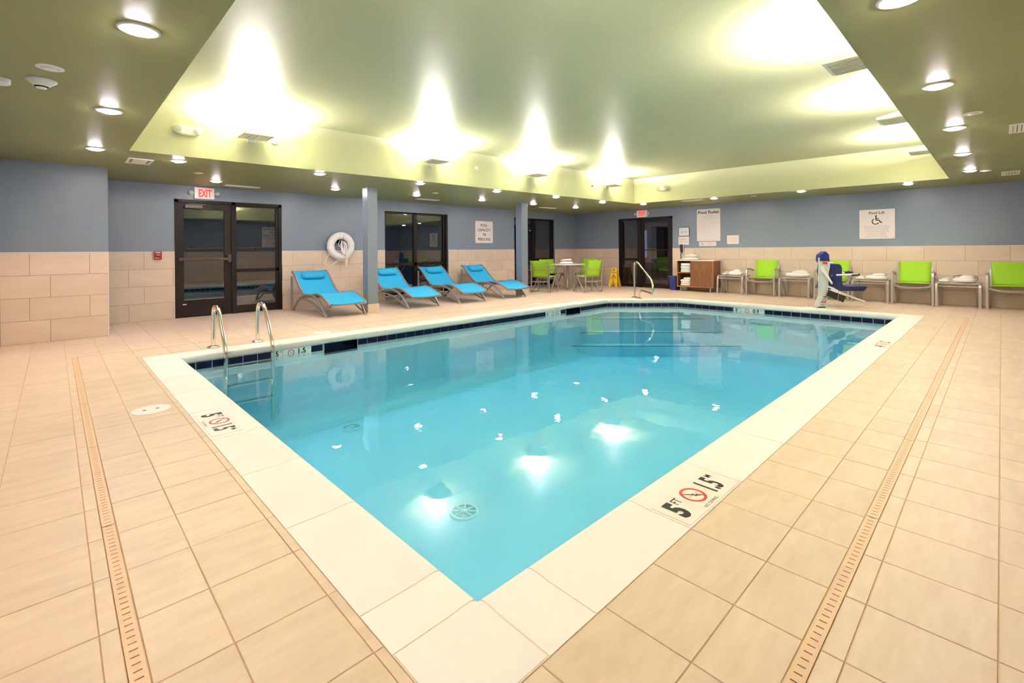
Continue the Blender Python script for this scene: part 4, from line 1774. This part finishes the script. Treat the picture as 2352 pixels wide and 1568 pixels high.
# seat shell : side profile swept across its width
sp_ = [(480, 470), (650, 465), (705, 490), (728, 560), (728, 880), (745, 935), (800, 970), (1265, 968), (1290, 985), (1285, 1010), (1240, 1045), (1230, 1078), (660, 1072), (630, 1105), (560, 1085), (400, 1015), (440, 960), (490, 850), (455, 640)]
st_ = slab2(sp_, -.02, .40, 'seat', M_LIFTB, t)
bev = st_.modifiers.new('soft', 'BEVEL')
bev.width = .018
bev.segments = 3
side_ = slab2([(560, 470), (585, 470), (585, 860), (640, 960), (740, 1000), (1260, 990), (1260, 1000), (735, 1012), (620, 975), (560, 870)], -.026, -.019, 'seat_rib', M_HOOD, t)
slab2([(390, 655), (550, 655), (550, 770), (390, 770)], -.075, -.02, 'arm_block', M_LIFTB, t)
ab = MB()
ab.tube([L_(445, 716, -.08), L_(445, 716, -.074)], .012, 10)
ab.build('arm_bolt', M_STEEL, t)
for y_, g0, zz in ((-.05, 905, 712), (.36, 1065, 680)):
    a = MB()
    a.tube([L_(530, 714, y_), L_(1050 if y_ < 0 else 1090, 700 if y_ < 0 else 688, y_)], .018, 10)
    a.build('armrest', MW, t)
    g = MB()
    g.tube([L_(g0, zz, y_), L_(g0 + 175, zz - 6, y_)], .021, 12)
    g.build('grip', M_BLACK, t)
fp = slab2([(325, 1028), (700, 1165), (638, 1308), (268, 1160)], -.16, -.14, 'footrest_plate', M_BLACK, t)
slab2([(310, 940), (415, 975), (700, 1150), (700, 1172), (400, 1062), (325, 1030), (390, 1010), (300, 962)], -.165, -.138, 'footrest_edge', MW, t)
ft = MB()
ft.tube([L_(650, 1085, .05), L_(1278, 1322, .05)], .0185, 12)
ft.build('pull_out_leg', MW, t)
cn = MB()
cn.tube(spline([L_(525, 1045, -.17), L_(522, 1110, -.17), L_(520, 1170, -.17), L_(500, 1280, -.17), L_(520, 1305, -.17), L_(545, 1270, -.17)], 5), .004, 6)
cn.build('pin_chain', M_STEEL, t)
bs_ = MB()
bs_.rbox(-.16, .30, -.14, .20, .0, .012, .004)
bs_.build('base_plate', MW, t)
for x_, y_ in ((-.12, -.11), (.26, -.11), (-.12, .16), (.26, .16)):
    bt = MB()
    bt.lathe([(.014, .012), (.014, .024), (0, .026)], 8, Matrix.Translation((x_, y_, 0)))
    bt.build('anchor_bolt', M_STEEL, t)

# ------------------------------------------------------------------ life ring
p = bp(778, 565, 'Y', YW)
t = thing('life_ring', 'white life ring with coiled rope hung on the wall', 'life ring', (p.x, YW - .03, p.z))
R1, r1 = .238, .083
rg = MB()
vs, fs = [], []
for i in range(48):
    a = 2 * PI * i / 48
    for j in range(16):
        b_ = 2 * PI * j / 16
        q = R1 + r1 * math.cos(b_)
        vs.append((q * math.cos(a), -.085 + .07 * math.sin(b_), q * math.sin(a)))
for i in range(48):
    for j in range(16):
        fs.append((i * 16 + j, i * 16 + (j + 1) % 16, ((i + 1) % 48) * 16 + (j + 1) % 16, ((i + 1) % 48) * 16 + j))
rg.add(vs, [f[::-1] for f in fs], True)
rg.build('foam_ring', M_WHITE, t)
for a in (PI * .50, PI * 1.05, PI * 1.55, PI * .07):
    b = MB()
    C_ = Vector((R1 * math.cos(a), -.085, R1 * math.sin(a)))
    tn = Vector((-math.sin(a), 0, math.cos(a)))
    rd = Vector((math.cos(a), 0, math.sin(a)))
    ring_ = [C_ + rd * math.cos(q) * (r1 + .004) + Vector((0, 1, 0)) * math.sin(q) * .075 for q in [2 * PI * j / 20 for j in range(20)]]
    vs = [q + tn * d_ for d_ in (-.02, .02) for q in ring_]
    b.add(vs, [(j, (j + 1) % 20, 20 + (j + 1) % 20, 20 + j) for j in range(20)], True)
    b.build('band', mat('ring_band', (.84, .82, .78), rough=.4), t)
rp = MB()
rp.tube(spline([(-.26, -.10, -.17), (-.36, -.11, -.30), (-.37, -.11, -.40), (-.28, -.11, -.43), (-.20, -.11, -.41), (-.08, -.11, -.325), (0.0, -.11, -.34), (.08, -.11, -.33), (.20, -.11, -.25)], 6), .008, 8)
rnd = random.Random(5)
for i in range(7):
    o_ = rnd.uniform(-.03, .03)
    rp.tube(spline([(-.03 + o_, -.17, .13), (-.05 + o_ * 1.5, -.175, .02), (-.03 + i * .012, -.18, -.10), (.03 + i * .008, -.185, -.19), (.06 - i * .004, -.18, -.08), (.03, -.175, .05), (.0, -.17, .13)], 5), .0065, 6)
rp.tube(spline([(.04, -.17, .09), (.08, -.18, -.02), (.09, -.185, -.20), (.10, -.18, -.33), (.11, -.17, -.44)], 5), .012, 6)
rp.tube(spline([(.02, -.17, .11), (.09, -.18, .02), (.075, -.185, -.22), (.07, -.18, -.36), (.085, -.17, -.46)], 5), .009, 6)
rp.build('rope', mat('white_rope', (.85, .80, .75), rough=.9), t)
hk = MB()
hk.rbox(-.05, .05, -.02, .018, .06, .14, .006)
hk.tube([(0, -.01, .11), (0, -.17, .11), (0, -.185, .14)], .010, 8)
hk.build('wall_hook', M_DARK, t)
mk = MB()
for (x_, z_) in ((.035, .235), (.03, .19)):
    mk.box(x_ - .006, x_ + .012, -.1565, -.150, z_ - .008, z_ + .008)
mk.build('printed_mark', M_INK, t)

# ------------------------------------------------------------------ signs
def board(name, label, axis, at, c, holes=True, m=M_SIGN, th=.012, cat='sign'):
    """c = (a_left, a_right, z0, z1) as seen from the room; returns (obj, O, U, V, W, H)"""
    al, ar, z0, z1 = c
    if axis == 'Y':
        O, U = Vector((al, at - th, z0)), Vector((1, 0, 0))
    else:
        O, U = Vector((at - th, al, z0)), Vector((0, -1, 0))
    V = Vector((0, 0, 1))
    Wd, Ht = abs(ar - al), z1 - z0
    mb = MB()
    r = min(.012, Wd * .05)
    mb.prism([(r, 0), (Wd - r, 0), (Wd, r), (Wd, Ht - r), (Wd - r, Ht), (r, Ht), (0, Ht - r), (0, r)], O, U, V, -th + .0005, 0)
    o = mb.build(name, m)
    tag(o, label, cat)
    if holes:
        h = MB()
        for u, v in ((.03, .03), (Wd - .03, .03), (.03, Ht - .03), (Wd - .03, Ht - .03)):
            h.prism([(u + .006 * math.cos(q), v + .006 * math.sin(q)) for q in [PI / 4 * j for j in range(8)]], O, U, V, 0, .002)
        h.build('screw', M_STEEL, o)['kind'] = 'stuff'
    return o, O, U, V, Wd, Ht


def wall_px(axis, at, x0, y0, x1, y1):
    a, b = bp(x0, y0, axis, at), bp(x1, y1, axis, at)
    i = 0 if axis == 'Y' else 1
    return (a[i], b[i], min(a.z, b.z), max(a.z, b.z))


o, O, U, V, Wd, Ht = board('pool_capacity_sign', 'white sign reading pool capacity 74 persons', 'Y', YW, wall_px('Y', YW, 1091, 507, 1131.5, 558))
tx = MB()
for i, (s, wf_) in enumerate((('POOL', .40), ('CAPACITY', .74), ('74', .18), ('PERSONS', .70))):
    put_text(tx, s, O + U * Wd / 2 + V * Ht * (.745 - .212 * i), U, V, Ht * .125, Wd * wf_, bold=.012, d=.001)
tx.build('lettering', M_INK, o)

o, O, U, V, Wd, Ht = board('pool_rules_sign', 'large white pool rules sign above the wood cabinet', 'X', XW, wall_px('X', XW, 1601, 481.5, 1655, 553))
tx = MB()
put_text(tx, 'Pool Rules', O + U * Wd * .5 + V * Ht * .855, U, V, Ht * .095, Wd * .88, bold=.02, d=.001)
tx.build('lettering', M_INK, o)
tx = MB()
put_text(tx, 'Pool Hours', O + U * Wd * .5 + V * Ht * .805, U, V, Ht * .02, Wd * .24, d=.001)
put_text(tx, '6:00 AM - 10:00 PM', O + U * Wd * .5 + V * Ht * .757, U, V, Ht * .022, Wd * .46, d=.001)
put_text(tx, 'Pool for registered guests only', O + U * Wd * .5 + V * Ht * .708, U, V, Ht * .022, Wd * .74, d=.001)
put_text(tx, 'In Case of an Emergency Call 911', O + U * Wd * .5 + V * Ht * .03, U, V, Ht * .02, Wd * .70, d=.001)
tx.build('small_lettering', M_INK2, o)
ln = MB()
for i, wv_ in enumerate((.62, .72, .48, .90, .88, .30, .68, .80, .40, .80, .16, .34, .28, .86)):
    v = .665 - .0305 * i
    ln.prism([(Wd * .07, Ht * v), (Wd * (.07 + wv_ * .95), Ht * v), (Wd * (.07 + wv_ * .95), Ht * v + .005), (Wd * .07, Ht * v + .005)], O, U, V, 0, .001)
for i, (u, v) in enumerate(((.08, .17), (.50, .17), (.08, .10), (.50, .10))):
    ln.prism([(Wd * u, Ht * v), (Wd * (u + .38), Ht * v), (Wd * (u + .38), Ht * v + .004), (Wd * u, Ht * v + .004)], O, U, V, 0, .001)
ln.build('fine_print', M_INK3, o)['kind'] = 'stuff'

o, O, U, V, Wd, Ht = board('notice_strip', 'small white notice with red mark beneath the pool rules', 'X', XW, wall_px('X', XW, 1606, 555.5, 1645.5, 564.5), holes=False, th=.006)
tx = MB()
tx.prism([(Wd * .08, Ht * .30), (Wd * .34, Ht * .36), (Wd * .33, Ht * .48), (Wd * .24, Ht * .46), (Wd * .20, Ht * .82), (Wd * .14, Ht * .80), (Wd * .15, Ht * .44), (Wd * .08, Ht * .42)], O, U, V, 0, .001)
tx.build('red_mark', mat('pink_ink', (.75, .30, .28), rough=.6), o)
ln = MB()
for i, (u, wv_) in enumerate(((.38, .5), (.40, .5), (.40, .44), (.48, .28))):
    v = .76 - .16 * i
    ln.prism([(Wd * u, Ht * v), (Wd * (u + wv_), Ht * v), (Wd * (u + wv_), Ht * v + .009), (Wd * u, Ht * v + .009)], O, U, V, 0, .001)
ln.build('fine_print', M_INK3, o)['kind'] = 'stuff'

c = wall_px('X', XW, 1559, 522, 1584, 542)
o, O, U, V, Wd, Ht = board('framed_certificate', 'black framed certificate dated 2015 above the telephone sign', 'X', XW, c, holes=False, m=M_BLACK, th=.018, cat='frame')
pp_ = MB()
pp_.prism([(.014, .014), (Wd - .014, .014), (Wd - .014, Ht - .014), (.014, Ht - .014)], O, U, V, 0, .001)
pg = pp_.build('paper', mat('pale_paper', (.74, .74, .80), rough=.4), o)
tx = MB()
put_text(tx, '2015', O + U * Wd * .5 + V * Ht * .36, U, V, Ht * .24, Wd * .55, d=.002)
tx.build('lettering', mat('green_ink', (.16, .26, .14), rough=.6), o)
ln = MB()
for v, u0, u1 in ((.80, .12, .35), (.74, .12, .30), (.80, .6, .8), (.22, .25, .75)):
    ln.prism([(Wd * u0, Ht * v), (Wd * u1, Ht * v), (Wd * u1, Ht * v + .006), (Wd * u0, Ht * v + .006)], O, U, V, .001, .002)
ln.build('fine_print', M_INK3, o)['kind'] = 'stuff'

o, O, U, V, Wd, Ht = board('telephone_sign', 'white emergency telephone sign above the black handset', 'X', XW, wall_px('X', XW, 1558.5, 543.5, 1582.5, 562), holes=False, th=.008)
tx = MB()
put_text(tx, 'EMERGENCY', O + U * Wd * .5 + V * Ht * .60, U, V, Ht * .14, Wd * .80, d=.001)
put_text(tx, 'TELEPHONE', O + U * Wd * .5 + V * Ht * .32, U, V, Ht * .14, Wd * .74, d=.001)
tx.build('lettering', M_INK2, o)

o, O, U, V, Wd, Ht = board('own_risk_sign', 'small white sign reading use at your own risk', 'X', XW, wall_px('X', XW, 1670, 540.5, 1697.5, 560), holes=False, th=.008)
tx = MB()
put_text(tx, 'USE AT YOUR', O + U * Wd * .5 + V * Ht * .55, U, V, Ht * .14, Wd * .82, d=.001)
put_text(tx, 'OWN RISK', O + U * Wd * .5 + V * Ht * .30, U, V, Ht * .14, Wd * .62, d=.001)
tx.build('lettering', M_INK3, o)

o, O, U, V, Wd, Ht = board('pool_lift_sign', 'white pool lift sign with a wheelchair symbol', 'X', XW, wall_px('X', XW, 1974, 483, 2056, 547.5))
tx = MB()
put_text(tx, 'Pool Lift', O + U * Wd * .5 + V * Ht * .845, U, V, Ht * .085, Wd * .45, bold=.012, d=.001)
tx.build('lettering', M_INK, o)
tx = MB()
C_ = O + U * Wd * .5 + V * Ht * .64


def stroke(mb, pts, th, C_, U, V, k):
    for i in range(len(pts) - 1):
        a_, b_ = Vector(pts[i]) * k, Vector(pts[i + 1]) * k
        dd_ = (b_ - a_).normalized()
        q = Vector((-dd_.y, dd_.x)) * th
        mb.add([C_ + U * r_.x + V * r_.y + U.cross(V) * .001 for r_ in (a_ - q, b_ - q, b_ + q, a_ + q)], [(0, 1, 2, 3)])


kk = Ht * .15
tx.add([C_ + U * (-.12 * kk + .17 * kk * math.cos(a)) + V * (.92 * kk + .17 * kk * math.sin(a)) + U.cross(V) * .001 for a in [2 * PI * j / 14 for j in range(14)]], [tuple(range(14))])
stroke(tx, [(-.15, .75), (-.12, -.05), (.42, -.05), (.72, -.62), (.98, -.52)], .011, C_, U, V, kk)
stroke(tx, [(-.13, .35), (.35, .35)], .009, C_, U, V, kk)
stroke(tx, [(-.22 + .62 * math.cos(a), -.32 + .62 * math.sin(a)) for a in [2.1 + (5.85 - 2.1) * j / 18 for j in range(19)]], .010, C_, U, V, kk)
tx.build('wheelchair_symbol', M_INK, o)
tx = MB()
for i, s in enumerate(('Pool Lift Is For Use By Guests', 'With Disabilities Only. All Other', 'Uses Are Strictly Prohibited.', 'Instructions For Pool Lift Use', 'Located At Front Desk.', 'For Assistance With Lift,', 'Please Contact Front Desk.')):
    put_text(tx, s, O + U * Wd * .5 + V * Ht * (.415 - .061 * i), U, V, Ht * .036, Wd * (.70, .75, .65, .68, .53, .56, .63)[i], d=.001)
tx.build('small_lettering', M_INK2, o)

# sign, cleaning pole and alarm on the wall behind the camera (seen mirrored in the glass)
o, O, U, V, Wd, Ht = board('lifeguard_sign', 'white warning no lifeguard on duty sign mirrored in the door glass', 'Y', YN, (6.26, 5.48, 1.41, 2.30))
o.rotation_euler = (0, 0, 0)
# face the room (+y): rebuild in place
bpy.data.objects.remove(o.children[0], do_unlink=True)
me_old = o.data
mb = MB()
O, U, V = Vector((6.26, YN + .012, 1.41)), Vector((-1, 0, 0)), Vector((0, 0, 1))
Wd, Ht = .78, .89
mb.prism([(0, 0), (Wd, 0), (Wd, Ht), (0, Ht)], O, U, V, -.0115, 0)
o.data = mb.mesh('lifeguard_sign', M_SIGN)
tx = MB()
for i, (s, wf_) in enumerate((('WARNING', .86), ('NO', .26), ('LIFEGUARD', .92), ('ON DUTY', .80))):
    put_text(tx, s, O + U * Wd / 2 + V * Ht * (.84 - .155 * i), U, V, Ht * .11, Wd * wf_, bold=.02, d=.001)
tx.build('lettering', M_INK2, o)
tx = MB()
for i in range(5):
    v = .28 - .055 * i
    tx.prism([(Wd * .1, Ht * v), (Wd * .9, Ht * v), (Wd * .9, Ht * v + .014), (Wd * .1, Ht * v + .014)], O, U, V, 0, .001)
tx.build('fine_print', M_INK2, o)['kind'] = 'stuff'
pt = thing('cleaning_pole', 'yellow telescopic cleaning pole mirrored in the exit door glass', 'pole')
q = MB()
q.tube([(2.7, YN + .06, 1.36), (5.41, YN + .06, 1.40)], .017, 8)
q.build('pole', M_YEL, pt)
q = MB()
for x_ in (2.9, 5.2):
    q.box(x_ - .02, x_ + .02, YN, YN + .05, 1.33, 1.43)
q.build('bracket', M_BLACK, pt)

# exit signs
def exit_sign(name, label, axis, at, cc):
    al, ar, z0, z1 = cc
    t = thing(name, label, 'exit sign', group='lit exit signs')
    if axis == 'Y':
        O, U = Vector((al, at - .055, z0)), Vector((1, 0, 0))
    else:
        O, U = Vector((at - .055, al, z0)), Vector((0, -1, 0))
    V = Vector((0, 0, 1))
    Wd, Ht = abs(ar - al), z1 - z0
    mb = MB()
    mb.prism([(0, 0), (Wd, 0), (Wd, Ht), (0, Ht)], O, U, V, -.0545, 0)
    mb.build('housing', M_EXITW, t)
    tx = MB()
    put_text(tx, 'EXIT', O + U * Wd * .53 + V * Ht * .17, U, V, Ht * .66, Wd * .66, bold=.035, d=.002)
    tx.build('lit_lettering', M_EXITR, t)
    N = U.cross(V)
    for u in (-.055, Wd + .055):
        c = O + U * u + V * Ht * .5 - N * .01
        m = Matrix((U, V, N)).transposed().to_4x4()
        m.translation = c
        h = MB()
        h.lathe([(.02, -.03), (.036, -.01), (.038, .02), (.032, .028)], 16, m, caps=True)
        hh = h.build('lamp_head', M_FIX, t)
        ln = MB()
        ln.lathe([(.031, .0285), (.025, .034), (0, .036)], 16, m)
        ln.build('lens', M_LENS, hh)
        s = MB()
        s.tube([c - N * .01, O + U * (.01 if u < 0 else Wd - .01) + V * Ht * .5 - N * .02], .009, 8)
        s.build('lamp_arm', M_FIX, t)


exit_sign('exit_sign', 'red lit exit sign over the bronze exit door', 'Y', YW, (.855, 1.175, 2.225, 2.435))
exit_sign('exit_sign', 'red lit exit sign over the glass hall door', 'X', XW, (6.80, 6.44, 2.22, 2.43))

# fire alarm pull station, outlet, phone
a = wall_px('Y', YW, 353, 577, 371, 595)
t = thing('fire_alarm', 'red fire alarm pull station on the beige tiles by the exit door', 'fire alarm', (0, 0, 0))
b = MB()
b.rbox(a[0], a[1], YW - .055, YW - .009, a[2], a[3], .006)
b.build('housing', M_REDP, t)
b = MB()
b.rbox(a[0] + .02, a[1] - .02, YW - .066, YW - .05, a[2] + .05, a[3] - .045, .004)
b.build('pull_handle', M_BLACK, t)
b = MB()
b.box(a[0] + .028, a[1] - .028, YW - .0675, YW - .066, a[2] + .072, a[2] + .082)
put_text(b, 'FIRE', ((a[0] + a[1]) / 2, YW - .0556, a[3] - .034), (1, 0, 0), (0, 0, 1), .022, .07, bold=.02)
put_text(b, 'PULL', ((a[0] + a[1]) / 2 - .012, YW - .0556, a[2] + .014), (1, 0, 0), (0, 0, 1), .014, .05, bold=.01)
b.build('lettering', M_WHITE, t)
pO = bp(762, 653, 'Y', YW)
t = thing('wall_outlet', 'white electrical outlet on the beige tiles beside the first lounger', 'outlet', (pO.x, YW, pO.z))
b = MB()
b.rbox(-.038, .038, -.018, -.009, -.062, .062, .003)
b.build('cover_plate', M_WHITE, t)
for z_ in (-.026, .026):
    b = MB()
    b.rbox(-.017, .017, -.0205, -.017, z_ - .015, z_ + .015, .002)
    b.build('socket', M_FIX, t)
pP = bp(1568, 570, 'X', XW)
t = thing('telephone', 'black corded wall telephone beneath the emergency sign', 'telephone', (XW, pP.y, pP.z))
b = MB()
b.rbox(-.05, -.012, -.05, .05, -.15, .12, .012)
b.build('wall_plate', M_WHITE, t)
b = MB()
b.rbox(-.105, -.05, -.038, .038, -.115, .115, .022)
b.build('handset', M_BLACK, t)
b = MB()
b.tube(spline([(-.07, .01, -.115), (-.07, .03, -.22), (-.06, .015, -.28), (-.075, .035, -.30)], 6), .011, 8)
b.build('cord', M_BLACK, t)

# ------------------------------------------------------------------ ceiling fittings
def downlight(x, y, label, group):
    t = thing('downlight', label, 'downlight', (x, y, H), group=group)
    return t


dlp = None
DL = [   # row, what the count starts from, pixels or points
    ('over the narrow side deck', 'the boxed-out wall', [(219, 343), (251, 257), (319, 73), (-.69, .05, 0)]),
    ('along the lounger side tray edge', 'the exit door end', [(410, 371), (734, 400), (965, 422), (1141, 440), (1277, 453), (1384, 465)]),
    ('in the window wall row', 'the exit door', [(496, 417), (770, 435), (957, 449), (1107, 460), (1225, 469), (1322, 477)]),
    ('along the green chair wall', 'the hall door', [(1478, 469), (1640, 456), (1840, 440), (2086, 423)]),
    ('over the wide near deck', 'the green chair wall', [(2228, 393), (2211, 355), (2193, 296), (2154, 200), (2068, 2)]),
]
ORD = ('first', 'second', 'third', 'fourth', 'fifth', 'sixth')
tr_me = MB().lathe([(.100, 0.0005), (.100, -.005), (.092, -.009), (.070, -.011), (.068, -.004)], 32, caps=False).mesh('trim_ring', M_FIX)
ln_me = MB().lathe([(.069, -.005), (.066, -.014), (.046, -.022), (0, -.025)], 16).mesh('lens', M_LAMP)
for row, ref, pts in DL:
    for k_, q in enumerate(pts):
        p = bp(q[0], q[1], 'Z', H - .012) if len(q) == 2 else Vector(q)
        t = downlight(p.x, p.y, 'recessed downlight %s, %s from %s' % (row, ORD[k_], ref), 'downlights ' + row)
        link('trim_ring', tr_me, t)
        link('lens', ln_me, t)


# uplights on the tray sides
def rec_y(x, far):
    a, b = (REC[3], REC[2]) if far else (REC[0], REC[1])
    return a[1] + (b[1] - a[1]) * (x - a[0]) / (b[0] - a[0])


FIN = MB().box(-.006, .006, -.15, .15, -.004, .0035).mesh('cooling_fin', mat('fin_grey', (.66, .64, .55), rough=.5))


def uplight(x, z, far, label, group):
    s = -1 if far else 1                      # direction into the room
    t = thing('wall_uplight', label, 'uplight', (x, rec_y(x, far), z), 0 if s > 0 else PI, group=group)
    # local +y into the room
    hw = .19
    b = MB()
    b.rbox(-hw, hw, .035, .40, -.012, .004, .004)               # bottom plate
    b.build('bottom_plate', M_FIX, t)
    for i in range(9):
        u = -hw + .025 + i * (2 * hw - .05) / 8
        link('cooling_fin', FIN, t, (u, .22, -.016))
    sh = MB()
    sh.prism([(.035, .004), (.40, .004), (.40, .020), (.06, .075), (.035, .075)], (-hw, 0, 0), (0, 1, 0), (0, 0, 1), 0, .006)
    sh.prism([(.035, .004), (.40, .004), (.40, .020), (.06, .075), (.035, .075)], (hw - .006, 0, 0), (0, 1, 0), (0, 0, 1), 0, .006)
    sh.box(-hw, hw, .035, .041, .004, .075)
    sh.box(-hw, hw, .394, .40, .004, .020)
    sh.build('side_shield', M_FIX, t)
    lm = MB()
    lm.quad((-hw + .03, .075, .058), (hw - .03, .075, .058), (hw - .03, .33, .012), (-hw + .03, .33, .012))
    lm.build('lamp', M_ULAMP, t)
    mt = MB()
    mt.rbox(-.05, .05, .001, .05, -.055, .02, .004)
    mt.build('wall_bracket', M_FIX, t)


for x, z, w_ in ((.96, 2.80, 'beside the round alarm disc and emergency light'), (3.87, 2.81, 'above the first blue column'), (6.42, 2.82, 'between the two small sprinklers'), (9.15, 2.83, 'close to the tray corner over the dining table')):
    uplight(x, z, True, 'white wall uplight on the tray side ' + w_, 'uplights above the loungers')
for x, z, w_ in ((.95, 2.78, 'first from the narrow side deck'), (3.80, 2.76, 'second from the narrow side deck'), (6.32, 2.76, 'third from the narrow side deck'), (9.21, 2.77, 'nearest the pool lift sign wall')):
    uplight(x, z, False, 'finned wall uplight over the near deck, ' + w_, 'uplights above the near deck')


# emergency lights on the tray sides
def emergency(pos, rz, label):
    t = thing('emergency_light', label, 'emergency light', pos, rz, group='twin head emergency lights')
    # local +y into the room
    b = MB()
    soft(b, 0, .035, 0, .22, .075, .12, 3.0)
    b.build('body', M_WHITE, t)
    for s in (-1, 1):
        m = Matrix.Translation((s * .105, .045, .01)) @ Matrix.Rotation(-PI / 2, 4, 'X') @ Matrix.Rotation(s * .35, 4, 'Y')
        h = MB()
        h.lathe([(.03, -.03), (.05, -.015), (.052, .03), (.047, .036)], 20, m)
        hh = h.build('lamp_head', M_WHITE, t)
        l = MB()
        l.lathe([(.045, .0365), (.035, .042), (0, .044)], 20, m)
        l.build('lens', M_LENS, hh)


pe = bp(430, 302, 'Y', rec_y(.19, True))
emergency((pe.x, rec_y(pe.x, True) - .002, pe.z), PI, 'white twin head emergency light on the tray side beside the first uplight')
pe = bp(1523, 433, 'X', 10.45)
emergency((10.445, pe.y, pe.z), PI / 2, 'white twin head emergency light on the tray end above the hall door')

for (px, py), lab in (((631, 324), 'round white alarm disc on the tray side beside an uplight'),
                      ((1094, 386), 'small round white sprinkler on the tray side between uplights'),
                      ((1361, 425), 'small round white sprinkler on the tray side near the last uplight')):
    y_ = 6.0
    for _ in range(3):
        q = bp(px, py, 'Y', y_)
        y_ = rec_y(q.x, True)
    R_ = .058 if px == 631 else .04
    m = Matrix.Translation((q.x, y_, q.z)) @ Matrix.Rotation(PI / 2, 4, 'X')
    t = thing('wall_disc', lab, 'alarm' if px == 631 else 'sprinkler')
    b = MB()
    b.lathe([(R_, 0), (R_, .012), (R_ * .8, .02), (0, .022)], 24, m)
    b.build('plate', M_WHITE, t)
    b = MB()
    b.lathe([(R_ * .32, .022), (R_ * .30, .035), (0, .037)], 12, m)
    b.build('centre', M_FIX, t)


# ceiling vents
def vent(px, py, sx, sy, slats, label, slot=M_DARK):
    p = bp(px, py, 'Z', H)
    t = thing('ceiling_vent', label, 'vent', (p.x, p.y, H), group='white ceiling vents')
    f = MB()
    e_ = .028
    for a in ((-sx, sx, -sy, -sy + e_), (-sx, sx, sy - e_, sy), (-sx, -sx + e_, -sy + e_, sy - e_), (sx - e_, sx, -sy + e_, sy - e_)):
        f.box(a[0], a[1], a[2], a[3], -.010, .0)
    f.build('frame', M_FIX, t)
    bk = MB()
    bk.quad((-sx + e_, -sy + e_, -.001), (-sx + e_, sy - e_, -.001), (sx - e_, sy - e_, -.001), (sx - e_, -sy + e_, -.001))
    bk.build('backing', slot, t)
    lng = sx >= sy
    n = slats
    for i in range(n):
        b = MB()
        if lng:
            st = (2 * sy - 2 * e_) / n
            c_ = -sy + e_ + (i + .5) * st
            b.box(-sx + e_, sx - e_, c_ - st * .36, c_ + st * .36, -.008, -.004)
        else:
            st = (2 * sx - 2 * e_) / n
            c_ = -sx + e_ + (i + .5) * st
            b.box(c_ - st * .36, c_ + st * .36, -sy + e_, sy - e_, -.008, -.004)
        b.build('slat', M_FIX, t)


VG = mat('vent_shadow', (.25, .24, .20), rough=.8)
vent(320, 370, .135, .22, 1, 'pale rectangular vent panel in the ceiling near the tray corner', VG)
vent(556, 428, .30, .085, 3, 'slotted ceiling vent beside the exit door downlight')
vent(982, 458, .30, .085, 3, 'slotted ceiling vent above the tall window', VG)
vent(1258, 477, .30, .085, 3, 'slotted ceiling vent above the dining table', VG)
vent(1590, 460, .10, .26, 3, 'slotted ceiling vent above the wood cabinet', VG)
vent(2352, 292, .26, .11, 5, 'slotted ceiling vent over the near deck beside a sprinkler cap', VG)
vent(2321, 397, .30, .11, 5, 'slotted ceiling vent close to the corner past the last near downlight', VG)


def cap_disc(px, py, R_, label, name='sprinkler_cap', cat='sprinkler'):
    p = bp(px, py, 'Z', H)
    t = thing(name, label, cat, (p.x, p.y, H), group='ceiling discs')
    b = MB()
    b.lathe([(R_, .0), (R_, -.005), (R_ * .9, -.008), (R_ * .62, -.008), (R_ * .60, -.002)], 28, caps=False)
    b.build('trim_ring', M_FIX, t)
    b = MB()
    b.lathe([(R_ * .55, -.001), (R_ * .55, -.012), (0, -.013)], 24)
    b.build('cap', M_FIX, t)


cap_disc(115, 155, .072, 'flat white sprinkler cap beside the smoke detector')
cap_disc(2234, 260, .072, 'flat white sprinkler cap over the near deck beside the vent')
cap_disc(1000, 443, .07, 'flat white sprinkler cap between the two window side downlight rows')
cap_disc(455, 397, .07, 'flat white sprinkler cap above the exit door sign')
cap_disc(2264, 392, .07, 'flat white sprinkler cap beside the last near deck downlight')
cap_disc(1730, 450, .07, 'flat white sprinkler cap above the pool rules wall')
p = bp(95, 184, 'Z', H)
t = thing('smoke_detector', 'stepped white smoke detector on the green ceiling', 'smoke detector', (p.x, p.y, H))
b = MB()
b.lathe([(.085, 0), (.085, -.008), (.068, -.022), (.06, -.024), (.055, -.034), (.04, -.046)], 32, caps=False)
b.build('body', M_WHITE, t)
b = MB()
b.lathe([(.040, -.044), (.036, -.050), (.030, -.054)], 24, caps=False)
b.build('vent_ring', M_DARK, t)
b = MB()
b.lathe([(.031, -.053), (.028, -.060), (0, -.062)], 24)
b.build('cap', M_WHITE, t)
p = bp(-4, 180, 'Z', H)
t = thing('ceiling_sensor', 'plain round white sensor beside the stepped smoke detector', 'sensor', (p.x, p.y, H))
b = MB()
b.lathe([(.062, 0), (.062, -.030), (.055, -.036), (0, -.037)], 28)
b.build('body', M_WHITE, t)
b = MB()
b.lathe([(.010, -.037), (.008, -.041), (0, -.042)], 12, Matrix.Translation((.03, -.02, 0)))
b.build('indicator', M_FIX, t)
